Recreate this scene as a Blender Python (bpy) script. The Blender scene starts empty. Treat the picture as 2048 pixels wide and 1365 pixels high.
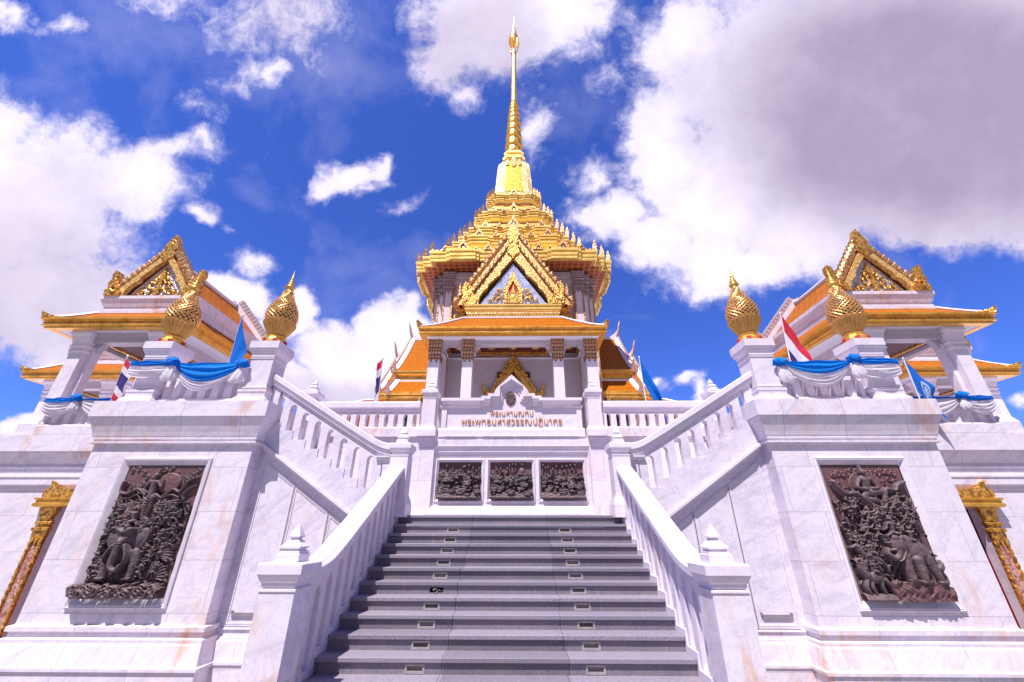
import bpy, bmesh, math, random
import numpy as np
from mathutils import Vector, Matrix, Euler
from mathutils.geometry import tessellate_polygon

R = math.radians
random.seed(7)
scene = bpy.context.scene
COL = scene.collection

# ------------------------------------------------------------------ camera
cam_d = bpy.data.cameras.new('camera')
cam = bpy.data.objects.new('camera', cam_d)
COL.objects.link(cam)
cam.location = (0.1664, -5.9494, 1.3983)
cam.matrix_world = (Matrix.Translation(cam.location) @ Matrix.Rotation(0.0138, 4, 'Z')
                    @ Matrix.Rotation(math.pi/2 + 0.4417, 4, 'X') @ Matrix.Rotation(0.0012, 4, 'Z'))
cam_d.sensor_width = 36.0
cam_d.lens = 797.16/2048*36.0
cam_d.clip_end = 5000
scene.camera = cam

# ------------------------------------------------------------------ light
SUN_DIR = Vector((-0.20, -0.39, 0.90)).normalized()       # towards the sun
SUN_EL = math.asin(SUN_DIR.z)
SUN_ROT = math.atan2(SUN_DIR.x, SUN_DIR.y)
sd = bpy.data.lights.new('sun', 'SUN')
sd.energy = 5.0
sd.angle = R(0.53)
sd.color = (1.0, 0.955, 0.92)
so = bpy.data.objects.new('sun', sd)
so.rotation_euler = (-SUN_DIR).to_track_quat('-Z', 'Y').to_euler()
so.location = (-20, -40, 90)
COL.objects.link(so)
scene.view_settings.view_transform = 'Standard'
scene.view_settings.look = 'None'
scene.view_settings.exposure = 0.46
scene.view_settings.gamma = 1.0

# ------------------------------------------------------------------ node helper
class NT:
    def __init__(s, tree):
        s.t = tree; s.n = tree.nodes; s.l = tree.links
    def node(s, typ, **kw):
        n = s.n.new(typ)
        for k, v in kw.items(): setattr(n, k, v)
        return n
    def put(s, sock, v):
        if hasattr(v, 'is_output') or isinstance(v, bpy.types.NodeSocket): s.l.new(v, sock)
        else: sock.default_value = v
    def math(s, op, a, b=0.0, c=None, clamp=False):
        n = s.node('ShaderNodeMath', operation=op, use_clamp=clamp)
        s.put(n.inputs[0], a); s.put(n.inputs[1], b)
        if c is not None: s.put(n.inputs[2], c)
        return n.outputs[0]
    def vmath(s, op, a, b=None, scale=None):
        n = s.node('ShaderNodeVectorMath', operation=op)
        s.put(n.inputs[0], a)
        if b is not None: s.put(n.inputs[1], b)
        if scale is not None: s.put(n.inputs['Scale'], scale)
        return n.outputs[1] if op in ('LENGTH', 'DOT_PRODUCT', 'DISTANCE') else n.outputs[0]
    def comb(s, x, y, z=0.0):
        n = s.node('ShaderNodeCombineXYZ')
        for i, v in enumerate((x, y, z)): s.put(n.inputs[i], v)
        return n.outputs[0]
    def sep(s, v):
        n = s.node('ShaderNodeSeparateXYZ'); s.put(n.inputs[0], v); return n.outputs
    def noise(s, v, scale, detail=4, rough=0.55, dist=0.0, col=False):
        n = s.node('ShaderNodeTexNoise')
        s.put(n.inputs['Vector'], v); n.inputs['Scale'].default_value = scale
        n.inputs['Detail'].default_value = detail; n.inputs['Roughness'].default_value = rough
        n.inputs['Distortion'].default_value = dist
        return n.outputs['Color' if col else 'Fac']
    def mapr(s, v, a, b, c=0.0, d=1.0, smooth=False):
        n = s.node('ShaderNodeMapRange', clamp=True)
        if smooth: n.interpolation_type = 'SMOOTHSTEP'
        s.put(n.inputs[0], v)
        for i, q in enumerate((a, b, c, d)): s.put(n.inputs[i+1], q)
        return n.outputs[0]
    def mix(s, f, a, b, blend='MIX'):
        n = s.node('ShaderNodeMix', data_type='RGBA', blend_type=blend)
        s.put(n.inputs[0], f)
        s.put(n.inputs[6], a if not isinstance(a, tuple) else (*a[:3], 1))
        s.put(n.inputs[7], b if not isinstance(b, tuple) else (*b[:3], 1))
        return n.outputs[2]
    def mixf(s, f, a, b):
        n = s.node('ShaderNodeMix', data_type='FLOAT')
        s.put(n.inputs[0], f); s.put(n.inputs[2], a); s.put(n.inputs[3], b)
        return n.outputs[0]

# ------------------------------------------------------------------ sky
world = bpy.data.worlds.new('World'); scene.world = world
world.use_nodes = True
wt = NT(world.node_tree)
for n in list(wt.n): wt.n.remove(n)
out = wt.node('ShaderNodeOutputWorld'); bg = wt.node('ShaderNodeBackground')
wt.l.new(bg.outputs[0], out.inputs[0])
sky = wt.node('ShaderNodeTexSky', sky_type='NISHITA')
sky.sun_disc = False; sky.sun_elevation = SUN_EL; sky.sun_rotation = SUN_ROT
sky.air_density = 1.0; sky.dust_density = 0.3; sky.ozone_density = 2.5
SKY_K = 0.10
bg.inputs[1].default_value = SKY_K
tc = wt.node('ShaderNodeTexCoord')
d = wt.vmath('NORMALIZE', tc.outputs['Generated'])
# directions seen on a plane tangent to the sky at azimuth north, elevation 25 degrees
E0 = 0.4417
fw = wt.vmath('DOT_PRODUCT', d, (-0.0138, math.cos(E0), math.sin(E0)))
rt = wt.vmath('DOT_PRODUCT', d, (1.0, 0.0138, 0.0))
up = wt.vmath('DOT_PRODUCT', d, (0.0, -math.sin(E0), math.cos(E0)))
fwc = wt.math('MAXIMUM', fw, 0.08)
F = 0.7972
px = wt.math('ADD', wt.math('MULTIPLY', wt.math('DIVIDE', rt, fwc), F), 1.024)
py = wt.math('SUBTRACT', 0.6825, wt.math('MULTIPLY', wt.math('DIVIDE', up, fwc), F))
pv = wt.comb(px, py, 0.0)
w1 = wt.noise(pv, 5.0, 3, 0.5, col=True)
w2 = wt.noise(pv, 20.0, 4, 0.6, col=True)
wv = wt.vmath('ADD', wt.vmath('SCALE', wt.vmath('SUBTRACT', w1, (.5, .5, .5)), scale=0.16),
              wt.vmath('SCALE', wt.vmath('SUBTRACT', w2, (.5, .5, .5)), scale=0.05))
pw = wt.vmath('ADD', pv, wv)
# cloud banks: x, y, radius x, radius y, weight, greyness
BANKS = [
 (0.00, 0.42, .34, .25, 1.0), (0.24, .37, .18, .12, .85), (0.33, .30, .12, .03, .45), (0.06, .58, .26, .14, .9), (0.00, .25, .13, .10, .75), (-.40, .5, .5, .4, 1.0), (.02, .33, .12, .12, .8),
 (0.54, .03, .18, .12, .42), (0.62, .09, .08, .07, .32), (0.50, .155, .06, .035, .28), (.55, .155, .04, .03, .4), (.34, -.02, .12, .06, .35), (0.00, .03, .06, .05, .5), (.12, .05, .08, .03, .35),
 (.98, .04, .20, .15, .85), (1.13, .02, .13, .12, .75), (1.07, .25, .05, .07, .36), (.93, .18, .06, .05, .5), (.90, .10, .10, .09, .6),
 (1.74, .20, .50, .33, 1.3), (1.95, .16, .45, .35, 1.3), (2.5, .2, .6, .42, 1.2), (1.44, .40, .20, .16, 1.0), (1.32, .34, .10, .19, .85), (1.33, .50, .13, .09, .85), (1.46, .53, .17, .08, .95),
 (1.38, .08, .14, .16, .85), (1.60, .46, .20, .12, 1.0), (1.86, .41, .30, .13, 1.1), (1.24, .45, .10, .07, .7), (1.21, .16, .05, .06, .2), (1.19, .36, .05, .05, .35),
 (.705, .345, .085, .045, .74), (.65, .365, .05, .03, .62), (.765, .335, .035, .04, .5), (.74, .37, .05, .02, .4),
 (.70, .73, .145, .10, 1.15), (.80, .66, .085, .085, 1.15), (.60, .78, .11, .05, 1.0), (.84, .75, .10, .12, 1.1),
 (.46, .595, .10, .065, 1.1), (.56, .65, .09, .05, 1.05), (.60, .63, .05, .05, .9),
 (.40, .445, .05, .032, .58), (.50, .515, .07, .032, .45), (.40, .22, .06, .025, .15), (.42, .28, .05, .02, .25),
 (1.37, .745, .06, .022, .52), (1.40, .77, .03, .04, .5), (1.31, .75, .02, .015, .4),
 (.10, .70, .06, .04, .75), (.04, .84, .10, .045, 1.0), (2.06, .81, .06, .03, .8), (.80, .42, .06, .02, .25),
]
# where the cloud is thick enough to look grey from below
GREYS = [(1.86, .22, .62, .40, 1.0), (2.4, .2, .6, .5, 1.0), (.02, .56, .36, .24, .50), (.10, .42, .22, .16, .32), (-.4, .5, .5, .4, .5), (.96, .08, .20, .15, .50), (.66, .80, .20, .08, .45), (.56, .05, .16, .10, .30), (.50, .70, .14, .05, .35)]
G = None
for (bx, by, rx, ry, w) in GREYS:
    q = wt.vmath('MULTIPLY', wt.vmath('SUBTRACT', wt.vmath('ADD', pv, wt.vmath('SCALE', wv, scale=.6)), (bx, by, 0)), (1/rx, 1/ry, 0))
    v = wt.math('MULTIPLY', wt.mapr(wt.math('SUBTRACT', 1.0, wt.vmath('LENGTH', q)), 0, .62, smooth=True), w)
    G = v if G is None else wt.math('MAXIMUM', G, v)
S = None
for (bx, by, rx, ry, w) in BANKS:
    q = wt.vmath('MULTIPLY', wt.vmath('SUBTRACT', pw, (bx, by, 0)), (1/rx, 1/ry, 0))
    v = wt.math('MULTIPLY', wt.math('SUBTRACT', 1.0, wt.vmath('LENGTH', q)), w)
    if S is None: S = v
    else:
        n = wt.node('ShaderNodeMath', operation='SMOOTH_MAX'); wt.put(n.inputs[0], S); wt.put(n.inputs[1], v); n.inputs[2].default_value = .10; S = n.outputs[0]
n1 = wt.noise(wt.vmath('ADD', pv, (0.3, 4.2, 1.7)), 6.5, 10, 0.60, 0.25)
n2 = wt.noise(wt.vmath('ADD', pv, (7.3, 1.2, 0.7)), 15.0, 8, 0.66, 0.2)
n3 = wt.noise(wt.vmath('ADD', pw, (1.3, 6.2, 2.7)), 48.0, 5, 0.65, 0.0)
lump = wt.math('ADD', wt.math('MULTIPLY', wt.math('SUBTRACT', n1, .5), 0.80), wt.math('ADD', wt.math('MULTIPLY', wt.math('SUBTRACT', n2, .5), .46), wt.math('MULTIPLY', wt.math('SUBTRACT', n3, .5), .30)))
body = wt.math('ADD', S, lump)
den = wt.mapr(body, -0.05, 0.36, smooth=True)
thick = wt.mapr(body, 0.15, 0.75)
den = wt.math('MULTIPLY', den, wt.mapr(body, 0.0, 0.34, .50, 1.0))
wisp = wt.math('MULTIPLY', wt.mapr(wt.noise(wt.vmath('ADD', pv, (2.2, 9.1, 3.3)), 3.2, 8, 0.6, 0.4), .5, .8), .30)
den = wt.math('MAXIMUM', den, wisp)
grey = wt.math('ADD', G, wt.math('MULTIPLY', wt.math('MULTIPLY', wt.math('SUBTRACT', n1, .5), .45), G), clamp=True)
tex = wt.mapr(n2, .3, .7, 0.95, 1.04)
K = 1.0/SKY_K
white = wt.mix(thick, (0.64*K, 0.60*K, 0.80*K), (0.86*K, 0.79*K, 0.92*K))
ccol = wt.mix(grey, white, (0.335*K, 0.28*K, 0.42*K))
ccol = wt.vmath('SCALE', ccol, scale=tex)
skyc = wt.mix(1.0, sky.outputs[0], (0.40, 0.61, 1.46), 'MULTIPLY')
# unseen cloud added behind the viewer to make the ambient light less blue
rear = wt.math('MULTIPLY', wt.mapr(fw, .10, -.35), wt.mapr(wt.noise(d, 2.2, 6, .6), .34, .56, .25, 1))
final = wt.mix(den, skyc, ccol)
final = wt.mix(rear, final, (0.155*K, 0.13*K, 0.135*K))
wt.l.new(final, bg.inputs[0])
world.cycles.sampling_method = 'MANUAL'
world.cycles.sample_map_resolution = 1024

# ------------------------------------------------------------------ materials
def new_mat(name):
    m = bpy.data.materials.new(name); m.use_nodes = True
    t = NT(m.node_tree)
    b = m.node_tree.nodes['Principled BSDF']
    return m, t, b

def marble(name, base=(.785, .715, .79), stain=.35, slab=(1.25, .86), vein=.9, joint=.60, off=(0, 0)):
    m, t, b = new_mat(name)
    g = t.node('ShaderNodeNewGeometry')
    P = g.outputs['Position']; N = g.outputs['True Normal']
    p = t.sep(P); n = t.sep(N)
    side = t.math('GREATER_THAN', t.math('ABSOLUTE', n[0]), .6)
    flat = t.math('GREATER_THAN', t.math('ABSOLUTE', n[2]), .75)
    u = t.mixf(side, p[0], p[1]); v = t.mixf(flat, p[2], p[1])
    uv = t.comb(t.math('ADD', u, off[0]), t.math('ADD', v, off[1]), 0)
    br = t.node('ShaderNodeTexBrick'); t.l.new(uv, br.inputs['Vector'])
    br.inputs['Scale'].default_value = 1.0; br.inputs['Mortar Size'].default_value = .006
    br.inputs['Brick Width'].default_value = slab[0]; br.inputs['Row Height'].default_value = slab[1]
    br.inputs['Color1'].default_value = (0, 0, 0, 1); br.inputs['Color2'].default_value = (1, 1, 1, 1)
    br.inputs['Mortar'].default_value = (.5, .5, .5, 1)
    tone = t.sep(br.outputs['Color'])[0]
    # diagonal grey veining, a different streak direction from slab to slab
    rot = t.node('ShaderNodeVectorRotate', rotation_type='AXIS_ANGLE'); rot.inputs['Axis'].default_value = (0.3, 1, 0.2)
    t.l.new(P, rot.inputs['Vector']); t.put(rot.inputs['Angle'], t.math('MULTIPLY_ADD', tone, 1.1, .2))
    st = t.vmath('MULTIPLY', rot.outputs[0], (1.0, 1.0, 4.5))
    off3 = t.vmath('ADD', st, t.comb(t.math('MULTIPLY', tone, 13.0), 0, 0))
    v1 = t.noise(off3, 1.1, 7, .62, .6)
    v2 = t.noise(P, 3.0, 8, .65, 1.2)
    v3 = t.noise(P, 14.0, 5, .6)
    grey = t.math('MULTIPLY', t.mapr(v1, .48, .78), vein)
    thin = t.math('MULTIPLY', t.mapr(t.math('ABSOLUTE', t.math('SUBTRACT', v2, .5)), 0.0, .025, 1, 0), .45*vein)
    c = t.mix(grey, base, (base[0]*.66, base[1]*.67, base[2]*.76))
    c = t.mix(thin, c, (base[0]*.62, base[1]*.60, base[2]*.68))
    c = t.mix(t.math('MULTIPLY', t.math('SUBTRACT', tone, .5), .35), c, (base[0]*.80, base[1]*.78, base[2]*.84))
    s1 = t.mapr(t.noise(t.vmath('ADD', P, (4.1, 2.2, 9.7)), .75, 3, .5), .50, .66)
    s2 = t.mapr(t.noise(t.vmath('MULTIPLY', P, (1.0, 1.0, .45)), 3.4, 7, .7, .8), .45, .68)
    sf = t.math('MULTIPLY', t.math('MULTIPLY', s1, s2), stain)
    c = t.mix(sf, c, (.66, .36, .20))
    s3 = t.math('MULTIPLY', t.mapr(t.noise(t.vmath('ADD', P, (1.1, 7.2, 3.7)), 1.1, 6, .65), .55, .75), .22)
    c = t.mix(s3, c, (base[0]*.92, base[1]*.80, base[2]*.76))
    dr = t.noise(t.vmath('MULTIPLY', P, (5.0, 5.0, .35)), 1.6, 6, .65)
    c = t.mix(t.math('MULTIPLY', t.mapr(dr, .58, .74), .22), c, (base[0]*.60, base[1]*.52, base[2]*.52))
    c = t.mix(t.math('MULTIPLY', br.outputs['Fac'], joint), c, (.34, .28, .36))
    t.l.new(c, b.inputs['Base Color'])
    b.inputs['Specular IOR Level'].default_value = .35
    t.put(b.inputs['Roughness'], t.mapr(v2, .3, .7, .30, .48))
    bp = t.node('ShaderNodeBump'); bp.inputs['Strength'].default_value = .12; bp.inputs['Distance'].default_value = .01
    t.l.new(t.math('SUBTRACT', t.math('MULTIPLY', v3, .25), br.outputs['Fac']), bp.inputs['Height'])
    t.l.new(bp.outputs[0], b.inputs['Normal'])
    return m

def gold(name, base=(.84, .45, .085), dark=(.26, .09, .012), scale=9.0, bump=.6, metal=.62, rough=.32, kind='vor'):
    m, t, b = new_mat(name)
    P = t.node('ShaderNodeNewGeometry').outputs['Position']
    if kind == 'vor':
        vn = t.node('ShaderNodeTexVoronoi', feature='SMOOTH_F1'); vn.inputs['Scale'].default_value = scale
        wp = t.vmath('ADD', P, t.vmath('SCALE', t.vmath('SUBTRACT', t.noise(P, scale*.5, 3, .6, col=True), (.5, .5, .5)), scale=2.2/scale))
        t.l.new(wp, vn.inputs['Vector']); h = t.math('SUBTRACT', 1.0, vn.outputs['Distance'])
    else:
        h = t.noise(P, scale, 6, .6)
    n = t.noise(P, 1.6, 5, .6)
    crev = t.mapr(h, .42, .66, 1, 0) if kind == 'vor' else t.mapr(h, .35, .5, .5, 0)
    c = t.mix(t.mapr(n, .35, .68), base, (base[0]*1.15, base[1]*1.15, base[2]*1.3))
    c = t.mix(t.math('MULTIPLY', crev, .75), c, dark)
    tarn = t.math('MULTIPLY', t.mapr(t.noise(t.vmath('ADD', P, (3, 1, 8)), 2.3, 6, .7), .56, .75), .5)
    c = t.mix(tarn, c, (base[0]*.62, base[1]*.55, base[2]*.7))
    t.l.new(c, b.inputs['Base Color'])
    b.inputs['Metallic'].default_value = metal
    t.put(b.inputs['Roughness'], t.mapr(n, .3, .7, rough-.08, rough+.12))
    bp = t.node('ShaderNodeBump'); bp.inputs['Strength'].default_value = bump; bp.inputs['Distance'].default_value = .03
    t.l.new(h, bp.inputs['Height']); t.l.new(bp.outputs[0], b.inputs['Normal'])
    return m

def simple(name, col, rough=.6, metal=0.0, nscale=8.0, namp=.18, bump=.0, spec=.4):
    m, t, b = new_mat(name)
    P = t.node('ShaderNodeNewGeometry').outputs['Position']
    n = t.noise(P, nscale, 6, .6)
    c = t.mix(t.mapr(n, .3, .7), tuple(x*(1-namp) for x in col), tuple(min(1, x*(1+namp)) for x in col))
    t.l.new(c, b.inputs['Base Color'])
    b.inputs['Roughness'].default_value = rough; b.inputs['Metallic'].default_value = metal
    b.inputs['Specular IOR Level'].default_value = spec
    if bump:
        bp = t.node('ShaderNodeBump'); bp.inputs['Strength'].default_value = bump; bp.inputs['Distance'].default_value = .02
        t.l.new(n, bp.inputs['Height']); t.l.new(bp.outputs[0], b.inputs['Normal'])
    return m

def granite(name, k=1.0):
    m, t, b = new_mat(name)
    P = t.node('ShaderNodeNewGeometry').outputs['Position']
    fine = t.noise(P, 75.0, 3, .75)
    med = t.noise(P, 2.2, 7, .65)
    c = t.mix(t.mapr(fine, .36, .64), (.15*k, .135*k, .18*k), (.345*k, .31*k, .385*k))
    c = t.mix(t.mapr(med, .4, .72, 0, .45), c, (.30, .25, .26))
    cell = t.node('ShaderNodeTexWhiteNoise', noise_dimensions='2D'); pp = t.sep(P)
    t.l.new(t.comb(t.math('FLOOR', t.math('DIVIDE', t.math('ADD', pp[0], 6.752), 1.504)), t.math('FLOOR', t.math('DIVIDE', t.math('ADD', pp[2], 20.01), .1664)), 0), cell.inputs['Vector'])
    c = t.mix(1.0, c, t.mix(cell.outputs['Value'], (.80, .79, .80), (1.12, 1.10, 1.10)), 'MULTIPLY')
    drip = t.noise(t.vmath('MULTIPLY', P, (9.0, 1.0, .6)), 1.0, 5, .7)
    c = t.mix(t.math('MULTIPLY', t.mapr(drip, .64, .72), .55), c, (.50, .46, .50))
    c = t.mix(t.math('MULTIPLY', t.mapr(drip, .34, .22), .4), c, (.05, .042, .055))
    t.l.new(c, b.inputs['Base Color']); b.inputs['Roughness'].default_value = .55
    bp = t.node('ShaderNodeBump'); bp.inputs['Strength'].default_value = .15; bp.inputs['Distance'].default_value = .004
    t.l.new(fine, bp.inputs['Height']); t.l.new(bp.outputs[0], b.inputs['Normal'])
    return m

def tiles(name, axis='x', sc=(.13, .17), gap=.014, k=1.0):
    """glazed orange roof tiles laid in courses"""
    m, t, b = new_mat(name)
    p = t.sep(t.node('ShaderNodeNewGeometry').outputs['Position'])
    uv = t.comb(p[0] if axis == 'x' else p[1], p[2], 0)
    br = t.node('ShaderNodeTexBrick'); t.l.new(uv, br.inputs['Vector'])
    br.inputs['Scale'].default_value = 1; br.inputs['Brick Width'].default_value = sc[0]; br.inputs['Row Height'].default_value = sc[1]
    br.inputs['Mortar Size'].default_value = gap
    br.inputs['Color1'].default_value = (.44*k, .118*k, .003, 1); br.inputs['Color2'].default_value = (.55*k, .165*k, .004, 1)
    br.inputs['Mortar'].default_value = (.26, .07, .01, 1)
    n = t.noise(t.node('ShaderNodeNewGeometry').outputs['Position'], 1.5, 5, .6)
    c = t.mix(t.mapr(n, .4, .7, 0, .35), br.outputs['Color'], (.40, .12, .004))
    t.l.new(c, b.inputs['Base Color']); b.inputs['Roughness'].default_value = .55; b.inputs['Specular IOR Level'].default_value = .06
    w = t.math('FRACT', t.math('DIVIDE', p[2], sc[1]))
    bp = t.node('ShaderNodeBump'); bp.inputs['Strength'].default_value = .7; bp.inputs['Distance'].default_value = .03
    t.l.new(t.math('SUBTRACT', t.math('SUBTRACT', 1, w), t.math('MULTIPLY', br.outputs['Fac'], .6)), bp.inputs['Height'])
    t.l.new(bp.outputs[0], b.inputs['Normal'])
    return m

def cloth(name, col, rough=.75, amt=.10):
    m, t, b = new_mat(name)
    P = t.node('ShaderNodeNewGeometry').outputs['Position']
    n = t.noise(P, 9.0, 5, .6)
    c = t.mix(t.mapr(n, .3, .7), tuple(x*(1-amt) for x in col), tuple(min(1, x*(1+amt)) for x in col))
    t.l.new(c, b.inputs['Base Color']); b.inputs['Roughness'].default_value = rough
    b.inputs['Specular IOR Level'].default_value = .2
    b.inputs['Sheen Weight'].default_value = .15
    tr = t.node('ShaderNodeBsdfTranslucent'); t.l.new(c, tr.inputs[0])
    mx = t.node('ShaderNodeMixShader'); mx.inputs[0].default_value = .38
    o = [q for q in t.n if q.type == 'OUTPUT_MATERIAL'][0]
    t.l.new(b.outputs[0], mx.inputs[1]); t.l.new(tr.outputs[0], mx.inputs[2]); t.l.new(mx.outputs[0], o.inputs[0])
    bp = t.node('ShaderNodeBump'); bp.inputs['Strength'].default_value = .6; bp.inputs['Distance'].default_value = .03
    t.l.new(t.noise(t.vmath('MULTIPLY', P, (1.0, 1.0, 2.2)), 12.0, 5, .6, .8), bp.inputs['Height']); t.l.new(bp.outputs[0], b.inputs['Normal'])
    return m

def bronze(name, a, c2, rough=.42, metal=.45):
    m, t, b = new_mat(name)
    P = t.node('ShaderNodeNewGeometry').outputs['Position']
    n = t.noise(P, 2.2, 6, .65); n2 = t.noise(P, 16.0, 5, .65)
    c = t.mix(t.mapr(n, .35, .65), a, c2)
    c = t.mix(t.math('MULTIPLY', t.mapr(n2, .55, .75), .35), c, (.19, .165, .175))
    g = t.math('MULTIPLY', t.mapr(t.noise(t.vmath('ADD', P, (5, 5, 5)), 1.7, 6, .7), .60, .78), .35)
    c = t.mix(g, c, (.07, .08, .07))
    t.l.new(c, b.inputs['Base Color']); b.inputs['Metallic'].default_value = metal
    t.put(b.inputs['Roughness'], t.mapr(n2, .3, .7, rough-.08, rough+.15))
    bp = t.node('ShaderNodeBump'); bp.inputs['Strength'].default_value = .3; bp.inputs['Distance'].default_value = .01
    t.l.new(t.noise(P, 40.0, 4, .6), bp.inputs['Height']); t.l.new(bp.outputs[0], b.inputs['Normal'])
    return m

def mosaic(name, a, c2, scale=30.0, metal=.5, rough=.25):
    m, t, b = new_mat(name)
    P = t.node('ShaderNodeNewGeometry').outputs['Position']
    v = t.node('ShaderNodeTexVoronoi'); t.l.new(P, v.inputs['Vector']); v.inputs['Scale'].default_value = scale
    r = t.sep(v.outputs['Color'])[0]
    c = t.mix(r, a, c2)
    t.l.new(c, b.inputs['Base Color']); b.inputs['Metallic'].default_value = metal
    b.inputs['Roughness'].default_value = rough
    bp = t.node('ShaderNodeBump'); bp.inputs['Strength'].default_value = .5; bp.inputs['Distance'].default_value = .02
    t.l.new(r, bp.inputs['Height']); t.l.new(bp.outputs[0], b.inputs['Normal'])
    return m

def coffer(name):
    m, t, b = new_mat(name)
    p = t.sep(t.node('ShaderNodeNewGeometry').outputs['Position'])
    br = t.node('ShaderNodeTexBrick'); t.l.new(t.comb(p[0], p[1], 0), br.inputs['Vector'])
    br.offset = 0.0
    br.inputs['Scale'].default_value = 1; br.inputs['Brick Width'].default_value = .30; br.inputs['Row Height'].default_value = .30
    br.inputs['Mortar Size'].default_value = .04
    br.inputs['Color1'].default_value = (.25, .055, .02, 1); br.inputs['Color2'].default_value = (.30, .07, .025, 1)
    br.inputs['Mortar'].default_value = (.52, .20, .06, 1)
    t.l.new(br.outputs['Color'], b.inputs['Base Color']); b.inputs['Roughness'].default_value = .5
    return m

def band(name, a, c2, period=.16, axis='x'):
    """carved capital band: rows of small petals"""
    m, t, b = new_mat(name)
    P = t.node('ShaderNodeNewGeometry').outputs['Position']; p = t.sep(P)
    u = t.math('ADD', p[0], p[1])
    sx = t.math('SINE', t.math('MULTIPLY', u, 2*math.pi/period))
    sz = t.math('SINE', t.math('MULTIPLY', p[2], 2*math.pi/(period*1.3)))
    h = t.math('MULTIPLY_ADD', sx, .5, t.math('MULTIPLY', sz, .5))
    c = t.mix(t.mapr(h, -.3, .6), a, c2)
    t.l.new(c, b.inputs['Base Color']); b.inputs['Roughness'].default_value = .4; b.inputs['Metallic'].default_value = .35
    bp = t.node('ShaderNodeBump'); bp.inputs['Strength'].default_value = .8; bp.inputs['Distance'].default_value = .03
    t.l.new(h, bp.inputs['Height']); t.l.new(bp.outputs[0], b.inputs['Normal'])
    return m

M = {}
M['marble'] = marble('white_marble', stain=.55)
M['marble_plain'] = marble('smooth_marble', stain=.30, slab=(2.4, 3.0), vein=.6, joint=.15)
M['marble_panel'] = marble('veined_marble', base=(.745, .68, .775), stain=.15, slab=(6, 7), vein=1.1, joint=.0)
M['marble_stained'] = marble('stained_marble', stain=1.0, slab=(1.3, 1.4), vein=.9)
M['granite'] = granite('grey_granite')
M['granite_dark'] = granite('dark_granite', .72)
M['gold'] = gold('carved_gold', scale=16, bump=.9)
M['gold_big'] = gold('large_carved_gold', scale=12, bump=1.0)
M['gold_plain'] = gold('gilded_moulding', base=(.82, .45, .075), scale=5, bump=.12, kind='noise', rough=.33)
M['gold_fret'] = gold('gilded_lattice', base=(.80, .45, .15), scale=14, bump=.2, kind='noise', rough=.3)
M['gold_tier'] = gold('gilded_roof_tier', base=(.90, .64, .17), dark=(.55, .32, .06), scale=5, bump=.03, kind='noise', rough=.33, metal=.32)
M['gold_pink'] = gold('weathered_gold', base=(.66, .38, .17), dark=(.30, .14, .05), scale=13, rough=.4)
M['gold_board'] = gold('bright_carved_gold', base=(.88, .55, .17), dark=(.46, .21, .05), scale=15, bump=.7, metal=.30, rough=.38)
M['gold_mosaic'] = mosaic('gold_mosaic', (.62, .40, .03), (.85, .62, .06), 16)
M['gold_pale'] = mosaic('pale_gold_mosaic', (.72, .50, .16), (.92, .76, .42), 11, metal=.45)
M['tile_x'] = tiles('orange_roof_tiles', 'x')
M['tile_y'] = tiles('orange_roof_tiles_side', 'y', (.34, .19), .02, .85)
M['coffer'] = coffer('coffered_red_soffit')
M['capital'] = band('carved_capital', (.27, .12, .055), (.60, .38, .24), .12)
M['capital_grey'] = band('grey_capital', (.26, .19, .19), (.46, .39, .39), .11)
M['red'] = simple('dark_red_lacquer', (.085, .012, .012), .45)
M['red_bright'] = simple('red_lacquer', (.22, .010, .014), .4)
M['red_niche'] = simple('vermilion', (.55, .04, .03), .45)
M['blue_mosaic'] = mosaic('blue_mosaic', (.34, .40, .66), (.62, .66, .86), 28, metal=.2)
M['silver_mosaic'] = mosaic('silver_mosaic', (.40, .38, .46), (.85, .84, .92), 26, metal=.5)
M['pink_tess'] = mosaic('pink_diamond_mosaic', (.32, .07, .06), (.70, .45, .38), 22, metal=.2)
M['soffit'] = simple('white_painted_soffit', (.70, .67, .74), .6, namp=.05)
M['bronze'] = bronze('dark_bronze', (.105, .072, .080), (.165, .100, .108), .58, .15)
M['bronze_red'] = bronze('reddish_bronze', (.125, .058, .064), (.185, .088, .092), .55, .15)
M['bronze_dark'] = bronze('black_bronze', (.088, .064, .072), (.140, .094, .102), .58, .15)
M['blue_cloth'] = cloth('bright_blue_cloth', (.0, .25, .80))
M['flag_blue'] = cloth('royal_blue_cloth', (.0, .15, .62))
M['white_cloth'] = cloth('white_cloth', (.86, .81, .88), amt=.04)
M['flag_red'] = cloth('flag_red', (.62, .018, .05))
M['flag_white'] = cloth('flag_white', (.78, .75, .82), amt=.05)
M['flag_navy'] = cloth('flag_navy', (.045, .03, .20))
M['pale_print'] = cloth('pale_emblem_print', (.45, .55, .72))
M['pole'] = simple('white_pole', (.70, .68, .72), .35)
M['letter'] = gold('copper_letters', base=(.60, .27, .07), dark=(.4, .18, .05), scale=20, bump=.05, kind='noise', metal=.15)
M['brass'] = simple('tarnished_brass', (.42, .37, .37), .5, .3, 20, .2, .1)
M['lens_dark'] = simple('smoked_glass', (.07, .065, .07), .25)
M['lens_pale'] = simple('dusty_glass', (.20, .17, .17), .4)
M['slot_shade'] = simple('shaded_slot_grey', (.27, .24, .27), .6)  # shadow of the slot painted as a darker grey on slot_bracket
M['cable'] = simple('grey_cable', (.40, .38, .38), .5)
M['dark'] = simple('dark_hollow', (.012, .011, .012), .8)
M['ground'] = simple('pale_paving', (.22, .205, .21), .7, 0, 2.0, .12)
M['marble_shaded'] = marble('shaded_marble', base=(.50, .45, .49), stain=.2, slab=(1.6, 1.2), vein=.5, joint=.12)  # marble darkened in its colour for walls and beams that stand in shade
M['ridge_marble'] = simple('pinkish_marble', (.44, .34, .37), .5, 0, 10, .15, .15)
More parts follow.
